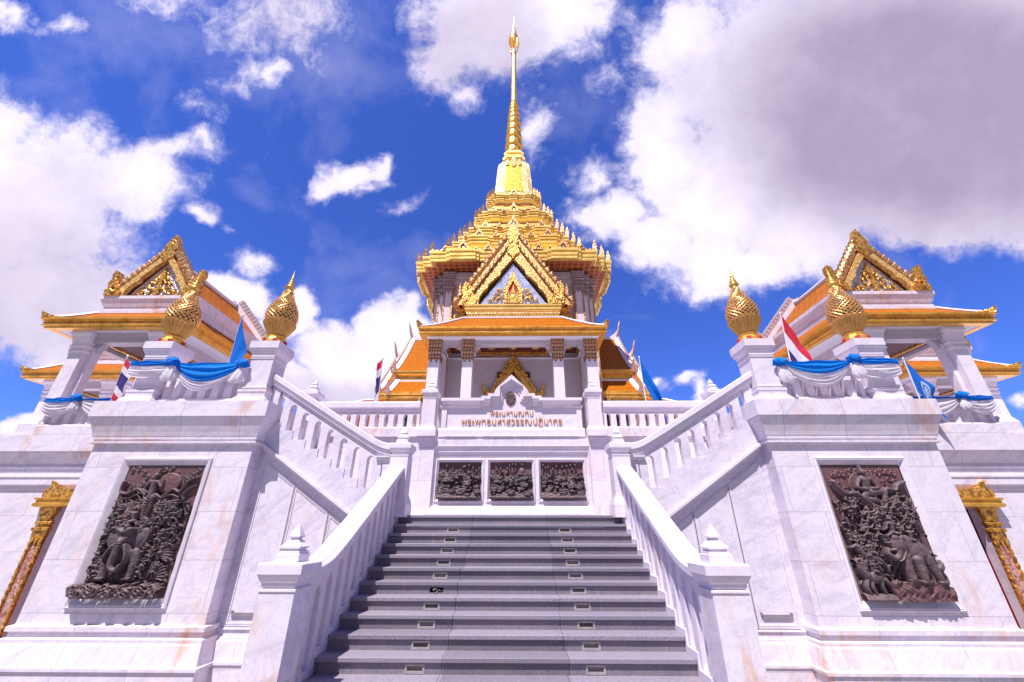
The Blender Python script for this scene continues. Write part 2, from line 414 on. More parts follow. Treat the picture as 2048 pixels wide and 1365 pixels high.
M['ridge_brown'] = simple('brown_ridge_tiles', (.42, .25, .20), .45, .2, 12, .2, .2)
# ------------------------------------------------------------------ mesh helper
ORG = {}
class MB:
    """collects solids and links them as ONE mesh object"""
    def __init__(s): s.v = []; s.f = []; s.m = []; s.nofix = False
    def add(s, vs, fs, mi=0):
        o = len(s.v); s.v.extend([tuple(map(float, p)) for p in vs])
        for f in fs: s.f.append(tuple(i+o for i in f)); s.m.append(mi)
        return s
    def box(s, x0, x1, y0, y1, z0, z1, mi=0):
        return s.add([(x0,y0,z0),(x1,y0,z0),(x1,y1,z0),(x0,y1,z0),(x0,y0,z1),(x1,y0,z1),(x1,y1,z1),(x0,y1,z1)],
              [(3,2,1,0),(4,5,6,7),(0,1,5,4),(1,2,6,5),(2,3,7,6),(3,0,4,7)], mi)
    def loft(s, rings, cap=True, mi=0):
        n = len(rings[0]); vs = [p for r in rings for p in r]; fs = []
        for k in range(len(rings)-1):
            for i in range(n):
                j = (i+1) % n
                fs.append((k*n+i, k*n+j, (k+1)*n+j, (k+1)*n+i))
        s.add(vs, fs, mi)
        if cap:
            for r, rev in ((rings[0], True), (rings[-1], False)):
                tri = tessellate_polygon([[Vector(p) for p in r]])
                s.add(r, [tuple(reversed(t)) if rev else t for t in tri], mi)
        return s
    def rects(s, cx, cy, prof, mi=0, fixback=None, ratio=1.0):
        """stack of rectangles; prof = (half x, half y, z)"""
        rings = []
        for (hx, hy, z) in prof:
            rings.append([(cx-hx,cy-hy,z),(cx+hx,cy-hy,z),(cx+hx,cy+hy,z),(cx-hx,cy+hy,z)])
        return s.loft(rings, mi=mi)
    def sq(s, cx, cy, prof, mi=0):
        return s.rects(cx, cy, [(h, h, z) for h, z in prof], mi)
    def front(s, x0, x1, y0, y1, prof, mi=0, l=1, r=1):
        """moulding stack on the front (and ends) of a block: prof = (projection, z)"""
        rings = [[(x0-p*l,y0-p,z),(x1+p*r,y0-p,z),(x1+p*r,y1,z),(x0-p*l,y1,z)] for p, z in prof]
        return s.loft(rings, mi=mi)
    def prism(s, poly, a0, a1, axis='y', holes=(), mi=0):
        def P(u, w, a):
            return (u, a, w) if axis == 'y' else ((a, u, w) if axis == 'x' else (u, w, a))
        loops = [list(poly)] + [list(h) for h in holes]
        tri = tessellate_polygon([[Vector((p[0], p[1], 0)) for p in l] for l in loops])
        pts = [p for l in loops for p in l]; n = len(pts)
        vs = [P(u, w, a0) for u, w in pts] + [P(u, w, a1) for u, w in pts]
        fs = [tuple(t) for t in tri] + [tuple(i+n for i in reversed(t)) for t in tri]
        o = 0
        for l in loops:
            k = len(l)
            for i in range(k):
                j = (i+1) % k
                fs.append((o+i, o+j, o+j+n, o+i+n))
            o += k
        return s.add(vs, fs, mi)
    def lathe(s, cx, cy, prof, n=24, mi=0):
        rings = [[(cx+r*math.cos(2*math.pi*i/n), cy+r*math.sin(2*math.pi*i/n), z) for i in range(n)] for r, z in prof]
        return s.loft(rings, mi=mi)
    def tube(s, pts, r, n=8, mi=0):
        pts = [Vector(p) for p in pts]; rings = []
        rr = r if isinstance(r, (list, tuple)) else [r]*len(pts)
        up = None
        for i, p in enumerate(pts):
            t = (pts[min(i+1, len(pts)-1)] - pts[max(i-1, 0)]).normalized()
            if up is None:
                up = Vector((0,0,1)) if abs(t.z) < .9 else Vector((1,0,0))
            a = t.cross(up).normalized(); b = a.cross(t).normalized(); up = b
            rings.append([tuple(p + (a*math.cos(2*math.pi*k/n) + b*math.sin(2*math.pi*k/n))*rr[i]) for k in range(n)])
        return s.loft(rings, mi=mi)
    def sweep(s, path, cross, plane='yz', c=0.0, mi=0):
        """path in a vertical plane, cross = (sideways, up) offsets, kept upright"""
        rings = []
        for (u, z) in path:
            rings.append([((c+a, u, z+b) if plane == 'yz' else (u, c+a, z+b)) for a, b in cross])
        return s.loft(rings, mi=mi)
    def grid(s, fn, nu, nv, mi=0, mfn=None, thick=0.0):
        vs = [fn(i/nu, j/nv) for j in range(nv+1) for i in range(nu+1)]
        fs = []; ms = []
        for j in range(nv):
            for i in range(nu):
                a = j*(nu+1)+i
                fs.append((a, a+1, a+nu+2, a+nu+1)); ms.append(mfn((i+.5)/nu, (j+.5)/nv) if mfn else mi)
        o = len(s.v); s.v.extend(vs)
        for f, m in zip(fs, ms): s.f.append(tuple(i+o for i in f)); s.m.append(m)
        return s
    def mirror(s):
        s.v = [(-x, y, z) for x, y, z in s.v]; s.f = [tuple(reversed(f)) for f in s.f]; return s
    def build(s, name, mats, parent=None, smooth=False, origin=None, fix=True):
        if not isinstance(mats, (list, tuple)): mats = [mats]
        o = Vector(ORG[parent] if parent else (origin or (0, 0, 0)))
        me = bpy.data.meshes.new(name)
        va = np.array(s.v, dtype=float) - np.array(o)
        me.from_pydata(va.tolist(), [], s.f)
        for m in mats: me.materials.append(m)
        if len(mats) > 1: me.polygons.foreach_set('material_index', s.m)
        if fix:
            bm = bmesh.new(); bm.from_mesh(me)
            bmesh.ops.recalc_face_normals(bm, faces=bm.faces); bm.to_mesh(me); bm.free()
        if smooth: me.polygons.foreach_set('use_smooth', [True]*len(me.polygons))
        me.update()
        ob = bpy.data.objects.new(name, me); COL.objects.link(ob)
        if parent: ob.parent = parent; ORG[ob] = ORG[parent]
        else: ob.location = o; ORG[ob] = tuple(o)
        return ob

def thing(name, label, cat, loc=(0, 0, 0), group=None):
    o = bpy.data.objects.new(name, None); COL.objects.link(o)
    o.location = loc; o['label'] = label; o['category'] = cat
    o.empty_display_size = .2
    if group: o['group'] = group
    ORG[o] = tuple(loc); return o
def tag(o, label, cat, group=None):
    o['label'] = label; o['category'] = cat
    if group: o['group'] = group
    return o
def dup(root, loc, label, rotz=0.0):
    r = root.copy(); COL.objects.link(r); r.location = loc; r['label'] = label
    r.rotation_euler.z = rotz
    def kids(a, b):
        for ch in list(a.children):
            c = ch.copy(); COL.objects.link(c); c.parent = b; kids(ch, c)
    kids(root, r); return r
def setlab(o, lab): o['label'] = lab; return o

def mp(poly, s):                       # mirror a 2-D outline
    return [(s*u, w) for u, w in poly]
def sx(a, b, s):
    return (min(s*a, s*b), max(s*a, s*b))

# ------------------------------------------------------------------ ground
g = MB(); g.box(-400, 400, -200, 400, -1.6, -1.331)
o = g.build('ground', M['ground']); o['kind'] = 'structure'

# ------------------------------------------------------------------ staircase
RISE, RUN, HW = .1664, .30, 2.295
st = thing('staircase', 'wide grey granite staircase rising between the white marble balustrades', 'staircase', (0, -2.5, -1.33))
light_spots = {-1:(-1.074,1.092),0:(-1.078,1.087),1:(-1.089,1.096),2:(-1.091,1.091),3:(-1.095,1.097),4:(-1.095,1.092),5:(-1.103,1.097),6:(-1.106,1.099),7:(-1.103,1.099),8:(-1.113,1.096),9:(-1.109,1.088)}
for n in range(-7, 11):
    y = n*RUN; z = n*RISE; zb = z - RISE
    b = MB()
    ye = y + RUN + .03 if n < 10 else 5.16
    xs = [-HW, -.752+.02*math.sin(n), .752+.02*math.cos(2*n), HW]
    e = .003
    hole = light_spots.get(n)
    for k in range(3):
        a, c = xs[k]+(e if k else 0), xs[k+1]-(e if k < 2 else 0)
        b.front(a, c, y, ye, [(0, z-.046), (0, z-.004), (-.004, z)], l=0, r=0)      # nosing slab
        b.box(a, c, y+.014, y+.2, z-.060, z-.047, mi=1)
    yr = y + .031
    segs = [(-HW, xs[1]-e), (xs[1]+e, xs[2]-e), (xs[2]+e, HW)]
    for k, (a, c) in enumerate(segs):
        lx = None
        if hole and k in (0, 2): lx = hole[0] if k == 0 else hole[1]
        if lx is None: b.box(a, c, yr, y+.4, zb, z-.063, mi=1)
        else:
            b.prism([(a, zb), (c, zb), (c, z-.063), (a, z-.063)], yr, yr+.09,
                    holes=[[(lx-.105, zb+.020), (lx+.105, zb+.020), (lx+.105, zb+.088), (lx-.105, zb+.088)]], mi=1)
            b.box(a, c, yr+.092, y+.4, zb, z-.063)
    b.box(-HW, HW, y+.4, y+.6 if n < 10 else 5.1, zb, z-.063)
    b.box(-HW+.02, HW-.02, y+.06, y+.3, zb, z-.064) if False else None
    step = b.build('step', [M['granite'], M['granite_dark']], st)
    if hole:
        for k, lx in enumerate(hole):
            broken = (n == 4 and k == 0)
            f = MB()
            if not broken:
                x0, x1, z0, z1 = lx-.12, lx+.12, zb+.006, zb+.100
                f.prism([(x0,z0),(x1,z0),(x1,z1),(x0,z1)], yr-.006, yr+.03,
                        holes=[[(lx-.092,z0+.028),(lx+.092,z0+.028),(lx+.092,z1-.020),(lx-.092,z1-.020)]])
                lf = f.build('step_light', M['brass'], step)
                p = MB(); p.box(lx-.1, lx+.1, yr+.022, yr+.06, z0+.016, z1-.012)
                gm = M['lens_dark'] if (n*7+k*3) % 5 in (1, 2) else M['lens_pale']
                p.build('lens', gm, step)
            else:
                p = MB(); p.box(lx-.104, lx+.104, yr+.06, yr+.088, zb+.02, zb+.088)
                q = p.build('light_recess', M['dark'], step); q['label'] = 'empty dark recess where a step light is missing'
                c = MB()
                pts = [(lx+.03*math.cos(t)+.02*t/6-.03, yr+.01+.03*math.sin(2*t), zb+.045+.025*math.sin(t)) for t in np.linspace(0, 9, 40)]
                c.tube(pts, .005, 6)
                c.tube([(lx+.0, yr+.05, zb+.06), (lx+.05, yr-.005, zb+.05), (lx+.085, yr+.02, zb+.04)], .006, 6)
                c.build('cable', M['cable'], step)

b = MB()
for s in (-1, 1): b.box(*sx(2.298, 2.66, s), 2.79, 5.15, -1.33, 1.663)
b.build('landing_block', M['marble_plain'], st)

# ------------------------------------------------------------------ newel posts
NEWEL = [(.19,.80),(.20,.805),(.20,.825),(.17,.832),(.17,.848),(.185,.853),(.185,.882),(.20,.90),(.222,.945),(.228,.962),(.24,.966),(.24,1.055),(.225,1.07),
         (.128,1.15),(.112,1.156),(.112,1.176),(.092,1.182),(.092,1.20),(.112,1.208),(.112,1.222),(.058,1.285),(.042,1.290),(.042,1.312),(.062,1.32),(.062,1.33),(.010,1.452)]
def newel(x, y, dz, zbase, label, plinth=None, group='marble newel posts with stepped pyramid caps'):
    t = thing('newel_post', label, 'newel post', (x, y, zbase), group)
    b = MB(); b.sq(x, y, [(.19, zbase if not plinth else plinth), (.19, .80+dz)])
    b.build('shaft', M['marble_stained'] if plinth is None else M['marble_plain'], t)
    b = MB(); b.sq(x, y, [(h, z+dz) for h, z in NEWEL[:13]]); b.build('cap', M['marble_plain'], t)
    b = MB(); b.sq(x, y, [(.126, 1.071+dz)] + [(h, z+dz) for h, z in NEWEL[13:]]); b.build('pyramid_finial', M['marble_plain'], t)
    if plinth:
        b = MB(); b.sq(x, y, [(.255, zbase), (.255, zbase+(plinth-zbase)*.55), (.22, plinth-.05), (.205, plinth-.045), (.205, plinth)])
        b.build('plinth', M['marble_plain'], t)
    return t
newel(-2.365, -.89, 0, -1.33, 'large stained marble newel post at the left foot of the stairs')
newel(2.365, -.89, 0, -1.33, 'large clean marble newel post at the right foot of the stairs')
for s, w in ((-1, 'left'), (1, 'right')):
    newel(s*2.37, 3.0, 2.025, 1.62, 'marble newel post where the %s landing rails meet' % w, plinth=2.05)
    newel(s*2.36, 5.30, 4.01, 3.73, 'marble newel post beside the %s end of the lettered sign wall' % w, plinth=4.05)
    newel(s*5.86, 5.30, 3.985, 3.73, 'marble newel cap peeping over the sloping %s handrail' % w, plinth=4.05)

# ------------------------------------------------------------------ balusters
def arc_pts(c, r, zs, zt, a0, a1, pointed, n=7):
    out = []
    for i in range(n+1):
        t = a0 + (a1-a0)*i/n
        if pointed:
            k = abs(math.cos(t)); h = (1-k**1.5)
        else: h = math.sin(t)
        out.append((c + r*math.cos(t), zs + (zt-zs)*h))
    return out
def baluster_outline(c0, c1, w, zb, top0, top1, zt0, zt1, spring, pointed=False):
    """a bay between the middles c0 < c1 of two arched openings of width w"""
    r = w/2
    p = [(c0+r, zb), (c1-r, zb)]
    right = arc_pts(c1, r, zt1-spring, zt1, math.pi, math.pi/2, pointed)
    p += [(c1-r, zt1-spring)] + right[1:]
    p += [(c1, top1), (c0, top0)]
    left = arc_pts(c0, r, zt0-spring, zt0, math.pi/2, 0, pointed)
    p += left
    return p

# ------------------------------------------------------------------ balustrades of the lower flight
def smooth_path(f, a, b, n):
    return [(a+(b-a)*i/n, f(a+(b-a)*i/n)) for i in range(n+1)]
def rail1(y):
    z = 2.62 - .5547*(2.8-y)
    lo = .985
    k = .16
    d = z - lo
    return lo + (d + math.sqrt(d*d + k*k))/2 - .02
for s, w in ((-1, 'left'), (1, 'right')):
    t = thing('balustrade', 'marble balustrade climbing the %s side of the lower flight' % w, 'balustrade', (s*2.4, 1.0, 0), 'balustrades of the stairs')
    xc = s*2.40
    path = smooth_path(rail1, -.66, 2.80, 40)
    b = MB(); b.sweep(path, [(-.17,-.10),(.17,-.10),(.17,-.02),(.155,0),(.10,.006),(.10,.02),(-.10,.02),(-.10,.006),(-.155,0),(-.17,-.02)], 'yz', xc)
    b.build('handrail', M['marble_plain'], t)
    b = MB(); b.sweep(path, [(-.125,-.20),(.125,-.20),(.125,-.165),(.145,-.15),(.145,-.101),(-.145,-.101),(-.145,-.15),(-.125,-.165)], 'yz', xc)
    b.build('rail_moulding', M['marble_plain'], t)
    # stepped string
    poly = [(-.70, -1.33), (2.80, -1.33), (2.80, 9*RISE+.075)]
    for n in range(9, -3, -1):
        y = n*RUN - .035; poly += [(y, n*RISE+.075), (y, (n-1)*RISE+.075)]
    poly = [p for p in poly if p[0] > -.69] ; poly = [(-.70, -1.33), (2.80, -1.33)] + poly[1:] if poly[0] != (-.70,-1.33) else poly
    poly = [(-.70, -1.33)] + [p for p in poly if p != (-.70, -1.33)]
    poly.append((-.70, poly[-1][1]))
    b = MB(); b.prism(poly, xc-.105, xc+.105, 'x'); b.build('stepped_string', M['marble_plain'], t)
    for n in range(-2, 9):
        c0, c1 = n*RUN+.115, (n+1)*RUN+.115
        top = lambda y: rail1(y)-.195
        b = MB()
        b.prism(baluster_outline(c0, c1, .15, n*RISE+.073 if n > -3 else 0, top(c0), top(c1), top(c0)-.07, top(c1)-.07, .10), xc-.085, xc+.085, 'x')
        b.build('baluster', M['marble_plain'], t)
    pl = [(yy, rail1(yy)-.19) for yy in np.linspace(2.80, -.66, 30)]
    b = MB(); b.prism([(-.66, -.6), (2.80, 1.4)] + pl, *sx(2.375, 2.41, s), 'x'); b.build('back_panel', M['marble_plain'], t)
    b = MB(); b.box(xc-.085, xc+.085, 2.815, 2.90, 1.5, rail1(2.8)-.12); b.build('end_post', M['marble_plain'], t)

# ------------------------------------------------------------------ side flights: panelled wall, string, balustrade
SL0, SLZ, SLK = 5.50, 3.10, .648           # sloping moulding under the upper flight
def sl(x): return SLZ - SLK*(SL0-x)
RK = .591
def rail2(x):                              # top of the handrail of a side flight, x measured outward
    z = 4.813 - RK*(5.685-x)
    lo = 3.10; d = z-lo; k = .10
    return lo + (d + math.sqrt(d*d+k*k))/2 - .012
for s, w in ((-1, 'left'), (1, 'right')):
    t = thing('stair_wall', 'panelled white marble wall below the %s upper flight' % w, 'wall', (s*4.0, 3.05, -1.33), 'panelled walls under the stairs')
    x0, x1 = 2.52, 5.54
    b = MB(); b.prism(mp([(x0,-1.33),(x1,-1.33),(x1,sl(x1)),(x0,sl(x0))], s), 3.05, 5.14)
    b.build('wall', M['marble_panel'], t)
    b = MB()
    for (o0, o1, yf) in ((-.10, -.06, 3.0), (-.06, -.01, 2.95), (-.01, .05, 2.89)):
        b.prism(mp([(x0,sl(x0)+o0),(x1,sl(x1)+o0),(x1,sl(x1)+o1),(x0,sl(x0)+o1)], s), yf, 3.06)
    b.build('sloping_moulding', M['marble_plain'], t)
    for (a, c) in ((4.66, 5.32), (3.83, 4.55), (2.9, 3.72)):
        fr = MB()
        def quad(i, zb=-.19):
            return [(a-i, zb-i), (c+i, zb-i), (c+i, sl(c+i)-.33+i*1.1), (a-i, sl(a-i)-.33+i*1.1)]
        fr.prism(mp(quad(.062), s), 3.028, 3.06, holes=[mp(quad(.040), s)])
        fr.prism(mp(quad(.030), s), 3.036, 3.06, holes=[mp(quad(.006), s)])
        fr.build('panel_moulding', M['marble_plain'], t)
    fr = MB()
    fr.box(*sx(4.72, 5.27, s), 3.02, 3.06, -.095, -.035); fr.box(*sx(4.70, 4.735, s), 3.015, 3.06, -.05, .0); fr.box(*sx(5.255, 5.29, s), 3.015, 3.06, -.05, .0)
    o = fr.build('slot_bracket', M['slot_shade'], t)
    b = MB()
    b.front(*sx(x0, x1, s), 3.05, 3.2, [(.004,-.26),(.03,-.285),(.03,-.30),(.004,-.31),(.004,-.40),(.05,-.41),(.05,-.44),(.09,-.47),(.13,-.74),(.16,-.76),(.16,-.80),(.14,-.82),(.14,-1.33)][::-1], l=0, r=0)
    b.build('base_moulding', M['marble'], t)

    t = thing('balustrade', 'marble balustrade of the upper flight rising outward to the %s' % w, 'balustrade', (s*4.1, 3.05, 1.6), 'balustrades of the stairs')
    path = [(s*x, rail2(x)) for x in np.linspace(2.60, 5.66, 34)]
    b = MB(); b.sweep(path, [(-.17,-.135),(.17,-.135),(.17,-.02),(.15,0),(-.15,0),(-.17,-.02)], 'xz', 3.05); b.build('handrail', M['marble_plain'], t)
    b = MB(); b.sweep(path, [(-.10,-.285),(.10,-.285),(.10,-.25),(.13,-.235),(.13,-.19),(.15,-.18),(.15,-.137),(-.15,-.137),(-.15,-.18),(-.13,-.19),(-.13,-.235),(-.10,-.25)], 'xz', 3.05)
    b.build('rail_moulding', M['marble_plain'], t)
    P, DZ = .3267, .2013
    zz = lambda i: 3.405 - DZ*(i-1)             # tread level beside opening i
    cx = lambda i: 4.998 - P*(i-1)
    poly = [(5.60, sl(5.60)+.052), (5.60, zz(0)), (cx(0)-.12, zz(0))]
    for i in range(0, 8):
        xr = cx(i)-.12
        poly += [(xr, zz(i)), (xr, zz(i+1))]
    poly += [(2.62, zz(8)), (2.62, sl(2.62)+.052)]
    q = []
    for p in poly:
        if not q or (abs(q[-1][0]-p[0])+abs(q[-1][1]-p[1])) > 1e-4: q.append(p)
    b = MB(); b.prism(mp(q, s), 2.955, 3.16); b.build('stepped_string', M['marble_panel'], t)
    for i in range(0, 8):                       # balusters between opening i and i+1, plus the end pieces
        c0, c1 = cx(i+1), cx(i)
        if i == 7: c0 = cx(7) - P
        top = lambda x: rail2(x)-.28
        at = lambda i, x: top(x)-.11
        b = MB()
        b.prism(mp(baluster_outline(c0, c1, .155, zz(i+1), top(c0), top(c1), at(i, c0), at(i, c1), .085), s), 2.975, 3.14)
        b.build('baluster', M['marble_panel'], t)
    b = MB(); b.prism(mp([(cx(0)+.0775, zz(0)), (5.60, zz(0)), (5.60, rail2(5.6)-.28), (cx(0)+.0775, rail2(cx(0)+.0775)-.28)], s), 2.975, 3.14)
    b.build('end_post', M['marble_panel'], t)
    b = MB(); b.box(*sx(2.55, cx(8)+.05 , s), 2.97, 3.145, zz(8)-.2, rail2(2.7)-.137)
    b.build('end_post', M['marble_panel'], t)
    b = MB(); b.front(*sx(2.60, 2.86, s), 2.96, 3.14, [(.0,2.76),(.03,2.775),(.03,2.80),(.055,2.82),(.055,2.845)], l=0 if s > 0 else 1, r=1 if s > 0 else 0)
    b.build('corbel', M['marble_plain'], t)
    # the steps of that flight, hidden behind the balustrade
    b = MB()
    for k in range(13):
        b.box(*sx(2.72+k*.22, 2.72+(k+1)*.22, s), 3.2, 5.12, 1.2, 1.40+(k+1)*.15)
    t2 = b.build('side_steps', M['marble_plain']); tag(t2, 'marble steps of the upper flight behind the %s balustrade' % w, 'steps')

# ------------------------------------------------------------------ pedestals with relief niches
RX0, RX1, RZ0, RZ1 = 6.31, 8.20, .068, 2.77
IX0, IX1, IZ0, IZ1 = 6.44, 8.04, .235, 2.62
for s, w in ((-1, 'left'), (1, 'right')):
    t = thing('pedestal', 'massive white marble pedestal holding the tall relief %s of the stairs' % w, 'pedestal', (s*7.26, 2.7, -1.33), 'pedestals flanking the stairs')
    X0, X1 = 5.52, 9.0
    b = MB()
    b.prism(mp([(X0,-.25),(X1,-.25),(X1,3.08),(X0,3.08)], s), 2.70, 2.86, holes=[mp([(RX0+.05,RZ0+.05),(RX1-.05,RZ0+.05),(RX1-.05,RZ1-.05),(RX0+.05,RZ1-.05)], s)])
    b.box(*sx(X0+.002, X1-.002, s), 2.861, 5.2, -.25, 3.08)
    b.build('shaft', M['marble'], t)
    # bevelled frame of the niche
    fr = MB()
    def rect(i, y): return [(s*(RX0+i), y, RZ0+i*1.2), (s*(RX1-i), y, RZ0+i*1.2), (s*(RX1-i), y, RZ1-i*1.1), (s*(RX0+i), y, RZ1-i*1.1)]
    fr.loft([rect(.0, 2.699), rect(.0, 2.665), rect(.02, 2.655), rect(.03, 2.668), rect(.045, 2.66), rect(.135, 2.735)], cap=False)
    fr.build('niche_frame', M['marble_plain'], t)
    b = MB()
    b.front(*sx(X0, X1, s), 2.70, 5.15, [(.004,3.04),(.004,3.05),(.075,3.07),(.075,3.105),(.03,3.115),(.03,3.15),(.055,3.165),(.055,3.20),(.065,3.22),(.085,3.30),(.125,3.43),(.165,3.54),(.185,3.60),(.185,3.62),(.21,3.625),(.21,3.965)])
    b.build('cornice', M['marble_stained'], t)
    b = MB()
    b.front(*sx(X0, X1, s), 2.70, 5.15, [(.004,-.15),(.004,-.17),(.075,-.195),(.075,-.265),(.03,-.285),(.03,-.355),(.11,-.375),(.11,-.425),(.125,-.46),(.15,-.60),(.175,-.74),(.21,-.76),(.21,-.805),(.18,-.82),(.18,-1.33)][::-1])
    b.build('base', M['marble_stained'], t)

# piers on the pedestals
PIER = [(.385,3.965),(.385,4.05),(.33,4.125),(.315,4.13),(.315,4.235),(.33,4.25),(.33,4.30),(.30,4.312),(.30,4.33),(.315,4.34),(.315,4.362),(.27,4.385),
        (.27,5.07),(.285,5.08),(.285,5.10),(.262,5.105),(.262,5.13),(.28,5.135),(.28,5.185),(.315,5.255),(.335,5.30),(.335,5.335),(.35,5.34),(.35,5.52)]
piers = {}
for s, w in ((-1, 'left'), (1, 'right')):
    for xx, q in ((5.91, 'inner'), (8.50, 'outer')):
        t = thing('pier', 'marble pier under the %s golden finial on the %s pedestal' % (q, w), 'pier', (s*xx, 3.03, 3.965), 'piers carrying golden finials')
        cy = 3.03
        b = MB(); b.sq(s*xx, cy, PIER[:12]+[(.268,4.386)]); b.build('plinth', M['marble_stained'], t)
        b = MB(); b.sq(s*xx, cy, [(.268,4.38),(.268,5.075)]); b.build('shaft', M['marble_plain'], t)
        b = MB(); b.sq(s*xx, cy, [(.266,5.07)]+PIER[13:]); b.build('cap', M['marble_plain'], t)

# golden lattice finials
def make_finial(x, y, z, label):
    t = thing('golden_finial', label, 'finial', (x, y, z), 'golden finials on the marble piers')
    Z = lambda q: z + q
    b = MB(); b.lathe(x, y, [(.30,Z(0)),(.30,Z(.04)),(.27,Z(.05)),(.265,Z(.10)),(.25,Z(.15)),(.23,Z(.17)),(.22,Z(.20)),(.235,Z(.215)),(.235,Z(.24)),(.205,Z(.255))], 12)
    base = b.build('base', M['gold_plain'], t)
    b = MB()
    for i in range(12):
        a = 2*math.pi*i/12; c, sn = math.cos(a), math.sin(a)
        if i % 2 == 0:
            for k in (-1, 1):
                pass
            r0 = .272; pts = []
            q = MB(); q.box(-.045, .045, -.02, .02, .055, .12)
            q.v = [(x + (r0+yy)*c - xx*sn, y + (r0+yy)*sn + xx*c, z+zz) for xx, yy, zz in q.v]
            b.add(q.v, q.f)
    b.build('red_inlay', M['red_niche'], t)
    # pleated bowl
    b = MB(); n = 48; rings = []
    for r, q in ((.20,.25),(.205,.29),(.245,.36),(.29,.45),(.335,.54),(.365,.60),(.38,.63),(.345,.64),(.33,.62)):
        ring = []
        for i in range(n):
            a = 2*math.pi*i/n; rr = r*(1+ (.035*math.sin(a*24/1) if i % 1 == 0 else 0))
            rr = r*(1.04 if i % 2 else .95) if .27 < q < .62 else r
            ring.append((x+rr*math.cos(a), y+rr*math.sin(a), Z(q)))
        rings.append(ring)
    b.loft(rings); b.build('petal_bowl', M['gold_aged'], t)
    # lattice bud: dark hollow core and a net of diamond links
    prof = [(.315,.62),(.35,.70),(.365,.80),(.36,.90),(.335,1.01),(.295,1.12),(.245,1.23),(.195,1.33),(.15,1.43),(.118,1.52),(.10,1.60)]
    zs = np.array([p[1] for p in prof]); rs = np.array([p[0] for p in prof])
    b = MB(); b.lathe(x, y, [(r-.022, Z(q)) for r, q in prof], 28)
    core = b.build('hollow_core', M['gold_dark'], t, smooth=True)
    b = MB()
    NS = 20; turns = .55
    for sg in (1, -1):
        for i in range(NS):
            pts = []
            for k in range(29):
                f = k/28; q = .615 + (1.60-.615)*(f**.95)
                r = float(np.interp(q, zs, rs)); a = 2*math.pi*(i/NS) + sg*2*math.pi*turns*f*1.0
                pts.append((x+r*math.cos(a), y+r*math.sin(a), Z(q)))
            b.tube(pts, [.013*(.55+.75*float(np.interp(p[2]-z, zs, rs))/.36) for p in pts], 5)
    # leaf tips on the crossings
    for j in range(11):
        f = (j+.5)/11; q = .615+(1.6-.615)*(f**.95); r = float(np.interp(q, zs, rs))
        for i in range(NS):
            a = 2*math.pi*(i/NS + (.5*turns/1.0*0 if j % 2 == 0 else .5/NS))
            w = .55*r*2*math.pi/NS*.5
            p = [(x+(r+.006)*math.cos(a-w/r), y+(r+.006)*math.sin(a-w/r), Z(q-.018)), (x+(r+.006)*math.cos(a+w/r), y+(r+.006)*math.sin(a+w/r), Z(q-.018)),
                 (x+(r+.028)*math.cos(a), y+(r+.028)*math.sin(a), Z(q+.035)), (x+(r-.012)*math.cos(a), y+(r-.012)*math.sin(a), Z(q-.005))]
            b.add(p, [(0,1,2),(0,2,3),(1,3,2),(0,3,1)])
    b.build('lattice_bud', M['gold_fret'], t, fix=False)
    b = MB(); b.lathe(x, y, [(.095,Z(1.59)),(.105,Z(1.61)),(.085,Z(1.64)),(.085,Z(1.68)),(.115,Z(1.71)),(.12,Z(1.74)),(.085,Z(1.78)),(.075,Z(1.80)),(.09,Z(1.825)),(.07,Z(1.86)),(.055,Z(1.88)),(.066,Z(1.90)),(.05,Z(1.94)),(.038,Z(1.96)),(.046,Z(1.975)),(.03,Z(2.02)),(.004,Z(2.29))], 16)
    b.build('spire', M['gold_plain'], t, smooth=True)
    return t
M['gold_aged'] = gold('aged_gilding', base=(.60, .33, .085), dark=(.28, .12, .03), scale=7, bump=.3, kind='noise', metal=.6)
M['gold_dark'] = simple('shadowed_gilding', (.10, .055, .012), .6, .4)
f0 = make_finial(-5.91, 3.03, 5.521, 'golden lattice finial on the inner pier, left of the stairs')
for x, lab in ((-8.50, 'golden lattice finial before the left pavilion gable, beside the blue flag'), (5.91, 'golden lattice finial on the inner pier, right of the stairs'), (8.50, 'golden lattice finial before the right pavilion gable, beside the red-striped flag')):
    dup(f0, (x, 3.03, 5.521), lab)

# balustrades between the piers
def flat_balustrade(x0, x1, y0, y1, zp, zb, zr0, zr1, pitch, w, label, mat='marble_plain', n=None):
    t = thing('balustrade', label, 'balustrade', ((x0+x1)/2, y0, zp), 'level balustrades of the terrace')
    b = MB(); b.front(x0, x1, y0, y1, [(.06,zp),(.06,zb-.05),(.03,zb-.03),(.03,zb)], l=0, r=0); b.build('plinth', M['marble_stained'], t)
    b = MB(); b.front(x0, x1, y0, y1+.03, [(-.02,zr0),(.0,zr0+.02),(.0,zr0+.05),(.03,zr0+.09),(.05,zr0+.10),(.05,zr1-.03),(.03,zr1)], l=0, r=0); b.build('handrail', M['marble_plain'], t)
    k = max(1, int(round((x1-x0)/pitch))); pt = (x1-x0)/k
    for i in range(-1, k):
        c0 = x0 + pt*(i+.5); c1 = c0+pt
        b = MB()
        if i == -1: 
            b.prism([(x0, zb), (c1-w/2, zb), (c1-w/2, zr0-.14)] + arc_pts(c1, w/2, zr0-.14, zr0-.03, math.pi, math.pi/2, True)[1:] + [(c1, zr0), (x0, zr0)], y0+.03, y1-.03)
        elif i == k-1:
            b.prism([(c0+w/2, zb), (x1, zb), (x1, zr0), (c0, zr0)] + arc_pts(c0, w/2, zr0-.14, zr0-.03, math.pi/2, 0, True), y0+.03, y1-.03)
        else:
            b.prism(baluster_outline(c0, c1, w, zb, zr0, zr0, zr0-.03, zr0-.03, .11, True), y0+.03, y1-.03)
        b.build('baluster', M[mat], t)
    return t
